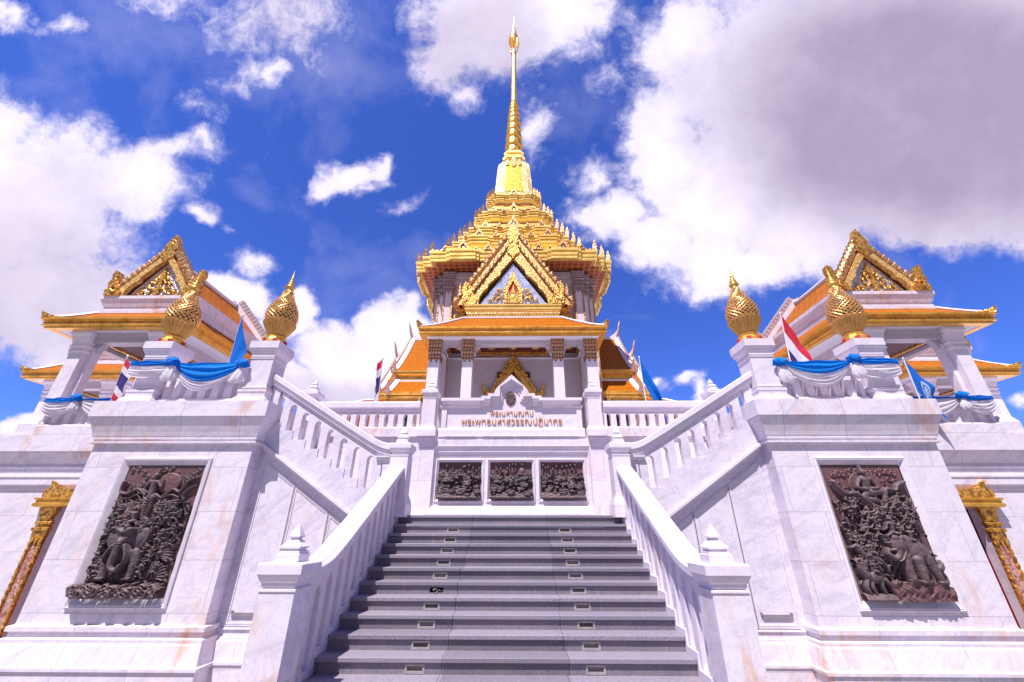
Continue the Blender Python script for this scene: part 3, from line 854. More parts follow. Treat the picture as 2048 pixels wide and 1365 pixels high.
for s, w in ((-1, 'left'), (1, 'right')):
    a, c = sx(6.30, 8.12, s)
    flat_balustrade(a, c, 2.86, 3.16, 3.966, 4.12, 4.72, 4.93, .30, .13, 'low marble balustrade between the two piers on the %s pedestal' % w)
    a, c = sx(2.62, 5.60, s)
    flat_balustrade(a, c, 5.19, 5.42, 3.725, 4.01, 4.46, 4.735, .281, .12, 'level balustrade with pointed arches between sign wall and newel, %s side' % w)
    a, c = sx(9.15, 13.72, s)
    flat_balustrade(a, c, 5.36, 5.60, 3.85, 4.14, 4.60, 4.875, .36, .17, 'level balustrade in front of the nearer %s pavilion' % w)
# ------------------------------------------------------------------ terrace and its front wall
tr = thing('terrace', 'broad white marble terrace wall and platform carrying the temple', 'terrace', (0, 20, -1.33))
b = MB(); b.box(-34, 34, 5.62, 46, 3.50, 3.72); b.build('platform', M['marble'], tr)
for s in (-1, 1):
    b = MB()
    b.prism(mp([(5.5,-1.33),(9.0,-1.33),(9.0,1.92),(12.22,1.92),(12.22,-1.33),(34,-1.33),(34,3.0),(5.5,3.0)], s), 5.56, 5.80)
    b.build('wall', M['marble'], tr)
    b = MB()
    b.front(*sx(8.9, 34, s), 5.56, 5.86, [(.004,2.36),(.004,2.37),(.035,2.39),(.035,2.455),(.07,2.47),(.09,2.50),(.09,2.66),(.115,2.69),(.115,2.74),(.02,2.76),(.02,2.93),(.05,2.95),(.05,3.00),(.02,3.02),(.02,3.06),(.06,3.08),(.08,3.14),(.13,3.24),(.18,3.33),(.19,3.37),(.26,3.375),(.26,3.845)], l=0, r=0)
    b.build('cornice', M['marble_stained'], tr)
    b = MB(); b.front(*sx(12.6, 34, s), 5.56, 5.86, [(.004,-.35),(.05,-.4),(.05,-.5),(.12,-.55),(.16,-.9),(.16,-1.33)][::-1], l=0, r=0); b.build('base_moulding', M['marble'], tr)
    # gilded doorway
    bx = MB()
    bx.box(*sx(9.0, 12.4, s), 5.82, 5.88, -1.33, 1.92)
    dw = bx.build('doorway', M['red_bright'], tr)
    for k in range(4):
        bx = MB(); bx.box(*sx(9.1+.78*k, 9.76+.78*k, s), 5.805, 5.819, -1.2, 1.8); bx.build('shutter_panel', M['red_bright'], dw)
    for xc in (12.385, 8.86):
        p = MB(); p.box(*sx(xc-.12, xc+.12, s), 5.52, 5.555, -1.33, 1.30); p.build('pilaster_panel', M['pink_tess'], dw)
        p = MB()
        for e in (-.145, .145): p.box(*sx(xc+e-.03, xc+e+.03, s), 5.495, 5.556, -1.33, 1.19)
        for j in range(16):
            for e in (-.145, .145): p.rects(s*(xc+e), 5.49, [(.024,.012,-1.3+j*.155),(.026,.018,-1.24+j*.155),(.004,.004,-1.17+j*.155)])
        p.front(*sx(xc-.18, xc+.18, s), 5.49, 5.557, [(.0,1.191),(.012,1.25),(.012,1.345)])
        for k in (-1, 0, 1):
            p.prism([(s*(xc+.11*k)-.06, 1.20),(s*(xc+.11*k), 1.00),(s*(xc+.11*k)+.06, 1.20)], 5.472, 5.519)
        p.build('pilaster', M['gold'], dw)
        p = MB(); p.front(*sx(xc-.17, xc+.17, s), 5.49, 5.558, [(.01,1.346),(.05,1.36),(.05,1.43),(.0,1.45),(.0,1.50),(.04,1.52),(.04,1.57),(-.01,1.60),(.0,1.66),(.03,1.80),(.06,1.90),(.06,1.925)])
        for k in (-1, 0, 1): p.prism([(s*(xc+.11*k)-.05, 1.64),(s*(xc+.11*k)+.05, 1.64),(s*(xc+.11*k)+.06, 1.80),(s*(xc+.11*k), 1.90),(s*(xc+.11*k)-.06, 1.80)], 5.445, 5.50)
        p.build('capital', M['gold_big'], dw)
    p = MB(); p.front(*sx(8.7, 12.72, s), 5.40, 5.556, [(.0,1.926),(.06,1.95),(.06,2.02),(.03,2.04),(.03,2.10),(.07,2.12),(.07,2.16)])
    p.build('lintel', M['gold_plain'], dw)
    pts = [(8.75, 2.16), (12.66, 2.16)]
    top = [(12.70,2.22),(12.66,2.38),(12.60,2.30),(12.56,2.45),(12.60,2.60),(12.47,2.55),(12.38,2.44),(12.25,2.40),(12.0,2.37),(11.7,2.38),(11.3,2.42),(10.6,2.55),(9.9,2.42),(9.2,2.37),(8.9,2.45),(8.8,2.60),(8.72,2.3)]
    p = MB(); p.prism(mp(pts + top, s), 5.40, 5.555); p.build('carved_crest', M['gold_big'], dw)
    # tall plinth blocks at the corners of the level balustrade (below the pavilion columns)
    b = MB(); b.front(*sx(13.74, 14.30, s), 5.34, 6.2, [(0,3.846),(0,4.16),(-.06,4.30),(-.12,4.36)]); b.build('plinth_block', M['marble'], tr)
    b = MB(); b.box(*sx(14.35, 34, s), 5.45, 5.8, 3.846, 3.95); b.build('kerb', M['marble'], tr)

# central wall between the flights
cw = thing('sign_wall', 'white marble wall with gabled top, gilt lettering and three lotus reliefs', 'wall', (0, 5.2, 1.66))
b = MB()
b.prism([(-5.5,1.60),(5.5,1.60),(5.5,3.72),(-5.5,3.72)], 5.20, 5.40, holes=[[(-2.13,1.78),(2.13,1.78),(2.13,3.48),(-2.13,3.48)]])
b.box(-2.2, 2.2, 5.41, 5.6, 1.60, 3.72)
b.build('wall', M['marble'], cw)
b = MB()
def rr(i, y, z1): return [(-2.13+i*.6, y, 1.78), (2.13-i*.6, y, 1.78), (2.13-i*.6, y, z1), (-2.13+i*.6, y, z1)]
b.loft([rr(0, 5.199, 3.48), rr(0, 5.185, 3.48), rr(.01, 5.18, 3.475), rr(.02, 5.21, 3.42), rr(.04, 5.235, 3.37), rr(.05, 5.235, 3.33), rr(.06, 5.27, 3.30), rr(.08, 5.285, 3.25), rr(.08, 5.29, 3.20), rr(.1, 5.33, 3.17)], cap=False)
b.build('recess_moulding', M['marble_plain'], cw)
LX = [(-1.98,-.815),(-.585,.560),(.785,1.945)]
b = MB()
b.prism([(-2.10,1.80),(2.10,1.80),(2.10,3.19),(-2.10,3.19)], 5.30, 5.405, holes=[[(a-.05,2.06),(c+.05,2.06),(c+.05,3.13),(a-.05,3.13)] for a, c in LX])
b.build('panel_field', M['marble_plain'], cw)
for a, c in LX:
    f = MB()
    def q(i, y): return [(a-.07+i, y, 2.045+i), (c+.07-i, y, 2.045+i), (c+.07-i, y, 3.145-i), (a-.07+i, y, 3.145-i)]
    f.loft([q(0,5.299), q(0,5.275), q(.02,5.268), q(.075,5.34), q(.075,5.40)], cap=False)
    f.build('panel_frame', M['marble_plain'], cw)
b = MB(); b.loft([[(-2.16,5.14,1.69),(2.16,5.14,1.69),(2.16,5.3,1.69),(-2.16,5.3,1.69)], [(-2.15,5.14,1.765),(2.15,5.14,1.765),(2.15,5.299,1.765),(-2.15,5.299,1.765)], [(-2.12,5.235,1.95),(2.12,5.235,1.95),(2.12,5.299,1.95),(-2.12,5.299,1.95)]])
b.build('sloping_sill', M['marble_stained'], cw)
b = MB(); b.front(-2.05, 2.05, 5.20, 5.5, [(.02,3.721),(.02,3.76),(.0,3.765),(.0,3.92),(-.03,3.94),(-.05,3.98)], l=0, r=0)
for x0 in (-1.84, -.80, .12, .98): b.box(x0, x0+.86, 5.165, 5.185, 3.735, 3.75)
b.build('sign_plinth', M['marble_plain'], cw)
# gabled slab
half = [(2.0,3.96),(2.0,4.835),(.87,4.835),(.87,4.892),(.68,4.892),(.68,4.965),(.50,4.965),(.485,5.03),(.44,5.11),(.36,5.20),(.24,5.31),(.12,5.43),(.05,5.50),(0,5.54)]
full = half + [(-u, w) for u, w in reversed(half[:-1])]
b = MB(); b.prism(full, 5.29, 5.50); b.build('gabled_slab', M['marble_plain'], cw)
# stepped coping that follows the outline
def coping(dz, yf, zc, xe):
    h = [(xe,4.835),(.87,4.835),(.87,4.892),(.68,4.892),(.68,4.965),(.50,4.965),(.485,5.03),(.44,5.11),(.36,5.20),(.24,5.31),(.12,5.43),(.05,5.50),(0,5.54)]
    lo = [(0,5.54-dz*1.6),(.14,5.54-dz*1.6-.10),(.335-zc,5.54-dz*1.6-.235-zc*.3),(.335-zc,4.965-dz),(.60-zc*.5,4.965-dz),(.60-zc*.5,4.892-dz),(.79-zc*.5,4.892-dz),(.79-zc*.5,4.835-dz),(xe,4.835-dz)]
    o = h + [(-u,w) for u, w in reversed(h[:-1])]
    i = [(-u,w) for u, w in reversed(lo[1:])] + lo
    b = MB(); b.prism(o + i, yf, 5.289); return b
coping(.085, 5.13, .0, 2.03).build('coping', M['marble_plain'], cw)
coping(.15, 5.20, .05, 2.0).build('coping', M['marble_plain'], cw)
coping(.21, 5.25, .09, 1.97).build('coping', M['marble_plain'], cw)
for a, c, dz in ((-1.97,-.88,0),(.88,1.97,0),(-.85,-.62,.057),(.62,.85,.057)):
    b = MB(); b.front(a, c, 5.28, 5.289, [(.03,4.585),(.055,4.60),(.055,4.625),(.065,4.635),(.075,4.655),(.145,4.738),(.148,4.749)][:] if not dz else [(.03,4.64),(.06,4.66),(.075,4.712),(.145,4.795),(.148,4.806)], l=0, r=0); b.build('coping_cyma', M['marble_plain'], cw)
b = MB()
for s in (-1, 1): b.box(*sx(1.86, 2.0, s), 5.24, 5.289, 3.98, 4.62); b.front(*sx(1.80, 2.03, s), 5.23, 5.289, [(0,4.55),(.02,4.58),(.03,4.63)])
b.build('side_band', M['marble_plain'], cw)
# letters in relief
import glob, os
def lettering(text, zc, width, size):
    cu = bpy.data.curves.new('lettering', 'FONT'); cu.body = text; cu.size = size
    cu.align_x = 'CENTER'; cu.extrude = .012; cu.bevel_depth = 0; cu.offset = -.0028
    cu.resolution_u = 4
    tmp = bpy.data.objects.new('lettering', cu); COL.objects.link(tmp)
    bpy.context.view_layer.update()
    dg = bpy.context.evaluated_depsgraph_get()
    me = bpy.data.meshes.new_from_object(tmp.evaluated_get(dg))
    bpy.data.objects.remove(tmp)
    co = np.zeros(len(me.vertices)*3); me.vertices.foreach_get('co', co); co = co.reshape(-1, 3)
    w = co[:,0].max()-co[:,0].min(); k = width/w
    xm = (co[:,0].max()+co[:,0].min())/2
    new = np.stack([(co[:,0]-xm)*k, 5.27 - co[:,2]*1.0 - 5.2, co[:,1]*k*1.04 + zc - 1.66], 1)
    me.vertices.foreach_set('co', new.ravel()); me.update()
    me.materials.clear(); me.materials.append(M['letter'])
    ob = bpy.data.objects.new('lettering', me); COL.objects.link(ob); ob.parent = cw
    return ob
lettering('พระมหามณฑป', 4.352, 1.225, .2)
lettering('พระพุทธมหาสุวรรณปฏิมากร', 4.092, 2.86, .25)

# ------------------------------------------------------------------ temple hall
YC = 15.2
hall = thing('temple_hall', 'tall gold-roofed temple hall with a long tapering spire and gabled porch', 'temple', (0, YC, 3.72))
def redent(H, d, bump=True, e=None, notch=.5):
    a = H-2*d; e = H*.018 if e is None else e
    side = [(-a, -H)]
    if bump:
        for c in (-.5, 0, .5):
            w = .13*H
            side += [(c*H-w*1.25, -H), (c*H-w*1.25, -H-e), (c*H-w, -H-e), (c*H-w, -H-2*e), (c*H+w, -H-2*e), (c*H+w, -H-e), (c*H+w*1.25, -H-e), (c*H+w*1.25, -H)]
    side += [(a, -H), (a, -(H-d)), (H-d, -(H-d)), (H-d, -a)]
    pts = []
    for k in range(4):
        c, sn = round(math.cos(k*math.pi/2)), round(math.sin(k*math.pi/2))
        pts += [(x*c-y*sn, x*sn+y*c) for x, y in side]
    return pts
def ring(H, d, z, bump=True): return [(x, YC+y, z) for x, y in redent(H, d, bump)]
# body
b = MB(); b.loft([ring(3.95,.30,3.72,False), ring(3.95,.30,13.42,False)]); b.build('body_wall', M['marble_shaded'], hall)
b = MB(); b.loft([ring(3.98,.30,z+h,False) if not k else ring(3.98+k,.30,z+h,False) for z in (0,) for k, h in ((0,12.55),(.04,12.6),(.04,12.75),(.09,12.8),(.09,12.95),(.05,13.0),(.12,13.1),(.12,13.38))])
b.build('wall_cornice', M['marble_shaded'], hall)
for s in (-1, 1):
    for (xc, wd, yf) in ((3.27,.23,11.10),(3.66,.165,11.42),(3.98,.15,11.75)):
        p = MB(); p.box(*sx(xc-wd, xc+wd, s), yf, yf+.5, 3.72, 12.5); pil = p.build('corner_pilaster', M['marble_plain'], hall)
        p = MB()
        for e in (-1, 1): p.box(*sx(xc+e*(wd-.03)-.035, xc+e*(wd-.03)+.035, s), yf-.03, yf+.1, 3.72, 12.45)
        p.build('gilt_edge', M['gold_pink'], pil)
        p = MB()
        p.rects(s*xc, yf+.2, [(wd+.02,.22,12.3),(wd+.02,.22,12.45),(wd+.06,.26,12.5),(wd+.06,.26,12.6),(wd+.02,.22,12.62),(wd+.02,.22,12.85),(wd+.09,.29,12.92),(wd+.09,.29,13.05),(wd+.03,.23,13.08),(wd+.12,.32,13.3),(wd+.12,.32,13.405)])
        for k in (-1, 0, 1): p.prism([(s*xc+k*wd*.7-wd*.34,12.31),(s*xc+k*wd*.7,12.06),(s*xc+k*wd*.7+wd*.34,12.31)], yf-.025, yf+.02)
        p.build('capital', M['capital_grey'], pil)
# tiers
TIERS = [(5.02, 14.03), (3.80, 15.92), (3.23, 17.05), (2.43, 19.02), (1.76, 21.08)]
horn_me = None
def horn_poly(h):
    pts = [(-.20,0),(.17,0),(.20,.10),(.12,.17),(.21,.27),(.21,.36),(.12,.42),(.19,.50),(.17,.60),(.09,.66),(.12,.80),(.05,1.02),(-.02,.84),(-.07,.72),(-.04,.60),(-.12,.52),(-.08,.42),(-.17,.33),(-.14,.22),(-.22,.12)]
    return [(u*h, w*h) for u, w in pts]
def gablet(x, z, y, w, h, parent, name='gablet'):
    p = MB()
    o = [(-.5,0),(.5,0),(.52,.12),(.40,.22),(.40,.32),(.28,.44),(.27,.54),(.14,.68),(.10,.80),(0,1.06),(-.10,.80),(-.14,.68),(-.27,.54),(-.28,.44),(-.40,.32),(-.40,.22),(-.52,.12)]
    hol = [(-.24,.04),(.24,.04),(.20,.26),(.08,.48),(0,.58),(-.08,.48),(-.20,.26)]
    p.prism([(x+u*w, z+v*h) for u, v in o], y, y+.10, holes=[[(x+u*w, z+v*h) for u, v in hol]])
    p.box(x-.3*w, x+.3*w, y+.07, y+.12, z, z+.6*h)
    p.prism([(x-.12*w, z+.03*h),(x+.12*w, z+.03*h),(x+.09*w, z+.2*h),(x, z+.36*h),(x-.09*w, z+.2*h)], y+.02, y+.072)
    return p.build(name, M['gold_pink'], parent)
tier_obs = []
for i, (H, zt) in enumerate(TIERS):
    d = .105*H if i else .44
    sc = H/5.0
    f = .62 if i == 0 else .30+.30*sc
    b = MB(); rings = []
    lastring = []
    if i == 0:
        pr = [(-.25,zt-.50),(-.06,zt-.60),(.0,zt-.58),(.0,zt-.47),(-.05,zt-.45),(-.05,zt-.40),(.02,zt-.37),(.02,zt-.25),(-.04,zt-.23),(-.04,zt-.17),(.06,zt-.13),(.06,zt)]
    else:
        pr = [(-.42*sc-.1,zt-1.55*f),(-.40*sc-.08,zt-1.2*f),(-.16*sc-.04,zt-.95*f),(-.14*sc,zt-.80*f),(-.05,zt-.78*f),(-.05,zt-.60*f),(-.10,zt-.57*f),(-.10,zt-.46*f),(.0,zt-.42*f),(.0,zt-.24*f),(-.05,zt-.22*f),(-.05,zt-.15*f),(.04,zt-.12*f),(.04,zt)]
    b.loft([ring(H+o, d, z) for o, z in pr])
    tier = b.build('roof_tier', M['gold_tier'], hall)
    # sloping roof up to the next tier
    if i < 4:
        H2, z2 = TIERS[i+1]; f2 = .30+.30*H2/5.0; h2 = H2-.42*H2/5-.1; zz2 = z2-1.55*f2
    else: H2, h2, zz2 = 1.3, 1.30, zt+.42
    b = MB(); b.loft([ring(H-.10, d, zt+.002), ring(H-.16, d, zt+.09), ring((H+h2)/2-.15, d*.9, zt+.35*(zz2-zt)+.05), ring(h2+.02, .105*h2, zz2+.02)])
    b.build('tier_roof', M['gold_mosaic'] if i == 4 else (M['tile_x'] if i in (2, 3) else M['gold_tier']), tier)
    if i < 4:
        b = MB()
        for q in (.34, .62):
            hq = (H-.16)*(1-q)+(h2+.02)*q-.06; zq = zt+.09+(zz2-zt-.09)*q*.9
            b.loft([ring(hq, d*.95, zq-.06), ring(hq+.14, d*.95, zq-.02), ring(hq+.14, d*.95, zq+.08*sc+.04), ring(hq, d*.95, zq+.12*sc+.05)])
        b.build('tier_rib', M['gold_tier'], tier)
    if i == 0:
        b = MB(); b.loft([ring(H-.22, d, zt-.535, False), ring(H-.22, d, zt-.50, False)]); b.build('soffit', M['coffer'], tier)
        # scalloped eave fringe (little leaves hanging along both side eaves)
        for s in (-1, 1):
            b = MB()
            for k in range(15):
                yy = YC-3.9+k*.55; b.prism([(yy-.11, zt-.60),(yy+.11, zt-.60),(yy, zt-.78)], s*(H-.03), s*(H-.03)+.03, 'x')
            b.build('eave_fringe', M['gold'], tier)
    # row of small beads along the top edge
    b = MB(); nb = 40
    for k in range(nb):
        xx = -(H-2*d) + (k+.5)*2*(H-2*d)/nb
        b.rects(xx, YC-H-.0, [(.5*(H-2*d)/nb*1.2,.03,zt+.001),(.5*(H-2*d)/nb*1.2,.03,zt+.05*sc+.03),(.002,.002,zt+.09*sc+.04)])
    b.build('leaf_row', M['gold_pink'], tier)
    hh = .66
    corners = []
    for s in (-1, 1):
        corners += [(s*(H-2*d-.05), -H+.07), (s*(H-d-.05), -(H-d)+.07), (s*(H-.07), -(H-2*d)+.07)]
        corners += [(s*(H-d-.05), H-d-.1), (s*(H-.07), H-2*d-.1)]
    hm = None
    for (cx_, cy_) in corners:
        sg = 1 if cx_ > 0 else -1
        ang = math.atan2(.45, 1.0)*(-1 if cy_ < 0 else 1)*sg
        p = MB(); p.prism(horn_poly(hh), -.045, .045)
        c, sn = math.cos(ang), math.sin(ang)
        p.v = [(cx_ + sg*0 + (x*c-y*sn)*1.0, YC+cy_+(x*sn+y*c), zt+.03+z) for x, y, z in [(-q[0] if sg < 0 else q[0], q[1], q[2]) for q in p.v]]
        p.build('antefix', M['gold_pink'], tier)
    # gablets on the front edge
    big = .66*sc+.10
    if i: gablet(0, zt+.03, YC-H-.10, 1.35*big, 1.65*big, tier)
    for x, k in ((-.5,.80),(.5,.80),(-.25,.52),(.25,.52),(-.68,.36),(.68,.36),(-.37,.30),(.37,.30)):
        if i == 4 and abs(x) < .6 : continue
        if i == 3 and k in (.36,.30): continue
        gablet(x*H, zt+.03, YC-H-.10, k*1.1*big, k*1.15*big, tier)
# bell, cone, rod and crown of the spire
sp = MB(); sp.loft([ring(h, .10*h, z, False) for h, z in ((1.50,21.30),(1.50,21.5),(1.40,21.55),(1.40,21.75),(1.31,21.8),(1.27,22.2),(1.20,23.4),(1.12,24.55),(1.06,24.9),(.90,25.15),(.70,25.35))])
bell = sp.build('spire_bell', M['gold_pale'], hall)
for k in range(4):
    p = MB(); p.prism([(-.62,21.9),(.62,21.9),(.50,24.5),(.36,25.0),(-.36,25.0),(-.50,24.5)], 0, .05)
    def slope(x, y, z):
        t = (z-21.9)/3.1; return (x, -(1.30-.24*t) - .03 + y, z)
    v = [slope(*q) for q in p.v]
    a = k*math.pi/2; c, sn = math.cos(a), math.sin(a)
    p.v = [(x*c-y*sn, YC+x*sn+y*c, z) for x, y, z in v]; p.build('mosaic_panel', M['gold_mosaic'], bell)
p = MB()
p.prism([(-.16,24.55),(0,24.3),(.16,24.55),(.16,25.05),(.10,25.25),(-.10,25.25),(-.16,25.05)], YC-1.19, YC-1.05)
for s in (-1, 1):
    p.prism([(s*.45-.11,24.5),(s*.45+.11,24.5),(s*.45+.11,24.85),(s*.40,25.1),(s*.45-.11,24.95)], YC-1.18, YC-1.0)
    p.prism([(s*.80-.1,24.3),(s*.80+.1,24.3),(s*.80+.1,24.65),(s*.76,24.85),(s*.80-.1,24.75)], YC-1.10, YC-.9)
p.build('shield_ornament', M['gold_pale'], bell)
p = MB(); p.loft([ring(h, .16*h, z, False) for h, z in ((.60,25.3),(.60,25.55),(.80,25.75),(.80,26.0),(.66,26.05),(.62,26.3),(.72,26.35),(.72,26.55),(.60,26.6),(.60,26.7))]); p.build('spire_collar', M['gold_tier'], hall)
b = MB(); prof = []; z = 26.7; r = .70; n = 9
for k in range(n):
    hgt = 1.02 - .085*k; r2 = r - (.68-.26)/n
    prof += [(r*1.02, z), (r*1.04, z+.12), (r*.84, z+.20), (r2*.86, z+hgt*.66), (r2*.80, z+hgt*.74), (r2*1.02, z+hgt*.84), (r2*1.04, z+hgt-.01)]
    z += hgt; r = r2
b.lathe(0, YC, prof, 12); b.build('spire_cone', M['gold_plain'], hall)
b = MB(); b.lathe(0, YC, [(.27,z),(.30,z+.1),(.25,z+.25),(.235,33.6),(.22,36.0),(.195,38.0),(.185,39.6),(.24,39.65),(.24,39.8),(.18,39.85),(.18,40.05),(.10,40.1),(.10,40.3)], 12); b.build('spire_rod', M['gold_plain'], hall, smooth=False)
b = MB(); b.lathe(0, YC, [(.46,41.45),(.475,41.6),(.42,41.75),(.40,41.9),(.42,42.0),(.34,42.3),(.33,42.45),(.27,42.7),(.26,42.9),(.19,43.2),(.18,43.4),(.11,43.8),(.10,44.0),(.04,44.4),(.03,44.6),(.008,45.5)], 16)
crown = b.build('spire_crown', M['gold_plain'], hall)
b = MB()
for k in range(8):
    a = k*math.pi/4
    b.tube([(.08*math.cos(a), YC+.08*math.sin(a), 40.1), (.34*math.cos(a), YC+.34*math.sin(a), 40.35), (.47*math.cos(a), YC+.47*math.sin(a), 40.8), (.47*math.cos(a), YC+.47*math.sin(a), 41.2), (.44*math.cos(a), YC+.44*math.sin(a), 41.5)], .03, 6)
b.tube([(0,YC,40.2),(0,YC,41.6)], .05, 6)
b.build('crown_cage', M['gold_plain'], crown)

# ---- porch
po = MB(); po.box(-3.9, 3.9, 8.8, 11.2, 3.721, 3.95); po.build('porch_floor', M['marble'], hall)
for (xc, wd, dp, outer) in ((-3.25,.22,.60,1),(-1.87,.205,.45,0),(1.85,.205,.45,0),(3.22,.22,.60,1)):
    p = MB(); p.box(xc-wd, xc+wd, 9.1, 9.1+dp, 3.951, 7.86); colm = p.build('porch_column', M['marble_plain'], hall)
    p = MB(); e = .012
    ys = 9.1+dp/2; hy = dp/2
    p.rects(xc, ys, [(wd+e,hy+e,7.72),(wd+e,hy+e,8.0),(wd+.04,hy+.04,8.02),(wd+.04,hy+.04,8.09),(wd+.02,hy+.02,8.10),(wd+.02,hy+.02,8.26),(wd+.06,hy+.06,8.29),(wd+.06,hy+.06,8.36),(wd+.03,hy+.03,8.37),(wd+.03,hy+.03,8.52),(wd+.07,hy+.07,8.56),(wd+.07,hy+.07,8.66),(wd+.04,hy+.04,8.68),(wd+.04,hy+.04,8.89)])
    for k in (-1, 1): p.prism([(xc+k*wd*.5-wd*.5,7.73),(xc+k*wd*.5,7.55),(xc+k*wd*.5+wd*.5,7.73)], 9.078, 9.12)
    p.build('capital', M['capital'], colm)
b = MB()
for a, c in ((-3.0,-2.10),(-1.64,1.62),(2.08,2.98)):
    b.box(a, c, 9.2, 9.55, 8.42, 8.89)
    for q, sg in ((a, 1), (c, -1)):
        b.prism([(q,8.42),(q+sg*.28,8.42),(q+sg*.24,8.34),(q+sg*.12,8.26),(q+sg*.10,8.12),(q+sg*.06,8.0),(q,7.95)], 9.22, 9.5)
for s in (-1, 1):
    b.box(*sx(3.05, 3.42, s), 9.72, 11.1, 8.42, 8.89); b.box(*sx(3.05,3.42,s), 10.75, 11.19, 3.951, 8.419)
    b.prism([(9.72,8.42),(10.0,8.42),(9.9,8.2),(9.78,7.95),(9.72,7.9)], *sx(3.1,3.4,s), 'x')
b.build('porch_beam', M['marble_shaded'], hall)
b = MB(); b.box(-3.0, 3.0, 9.56, 11.19, 8.86, 8.90); cl = b.build('porch_ceiling', M['red'], hall)
b = MB()
b.box(-1.6, 1.6, 11.0, 11.18, 8.74, 8.855); b.box(-1.6, 1.6, 9.57, 9.72, 8.79, 8.855)
for s in (-1, 1): b.box(*sx(1.5,1.66,s), 9.73, 10.99, 8.78, 8.855); b.box(*sx(2.9,3.0,s), 9.73, 11.1, 8.78, 8.855); b.box(*sx(2.0,2.12,s), 9.73, 11.1, 8.78, 8.855)
b.build('gilt_border', M['gold'], cl)
for x in (-2.5, -1.0, 0, 1.0, 2.5):
    for y in (10.05, 10.6):
        b = MB(); b.lathe(x, y, [(.02,8.80),(.06,8.81),(.10,8.83),(.16,8.845),(.16,8.859)], 12); b.build('ceiling_rosette', M['gold'], cl)
# door pediment inside the porch
def flame_gable(half, zb, zt, n, depth=.0):
    """outline of a pointed gable whose slopes carry leaf teeth"""
    R_ = []
    for k in range(n):
        t0, t1 = k/n, (k+.72)/n
        x0, z0 = half*(1-t0), zb+(zt-zb)*t0; x1, z1 = half*(1-t1), zb+(zt-zb)*t1
        R_ += [(x0, z0), (x0+.03*half, z0+.10*(zt-zb)*.55+(.10 if depth else .0)), (x1, z1)]
    return R_
b = MB()
r_ = flame_gable(1.12, 6.80, 8.72, 9)
b.prism([(-1.12,6.7),(1.12,6.7)] + r_ + [(0,8.78)] + [(-u,w) for u, w in reversed(r_)], 11.06, 11.19, holes=[[(-.62,6.72),(.62,6.72),(.35,7.35),(0,7.95),(-.35,7.35)]])
dp = b.build('door_pediment', M['gold_big'], hall)
b = MB()
for s in (-1, 1): b.prism(mp([(1.0,6.7),(1.36,6.72),(1.34,6.95),(1.40,7.15),(1.36,7.40),(1.29,7.20),(1.22,7.0),(1.10,6.95)], s), 11.0, 11.12)
b.build('naga_end', M['gold_big'], dp)
b = MB()
for s in (-1, 1): b.prism(mp([(1.02,6.7),(.80,6.7),(.40,7.45),(0,8.05),(0,8.20),(.52,7.5)], s), 11.02, 11.07)
b.build('inner_band', M['gold_plain'], dp)
b = MB(); b.box(-.75, .75, 11.12, 11.185, 3.95, 7.9); b.build('door_leaf', M['red'], dp)
b = MB()
for s in (-1, 1): b.box(*sx(.76, 1.0, s), 11.02, 11.18, 3.95, 6.69)
b.build('door_jamb', M['gold'], dp)
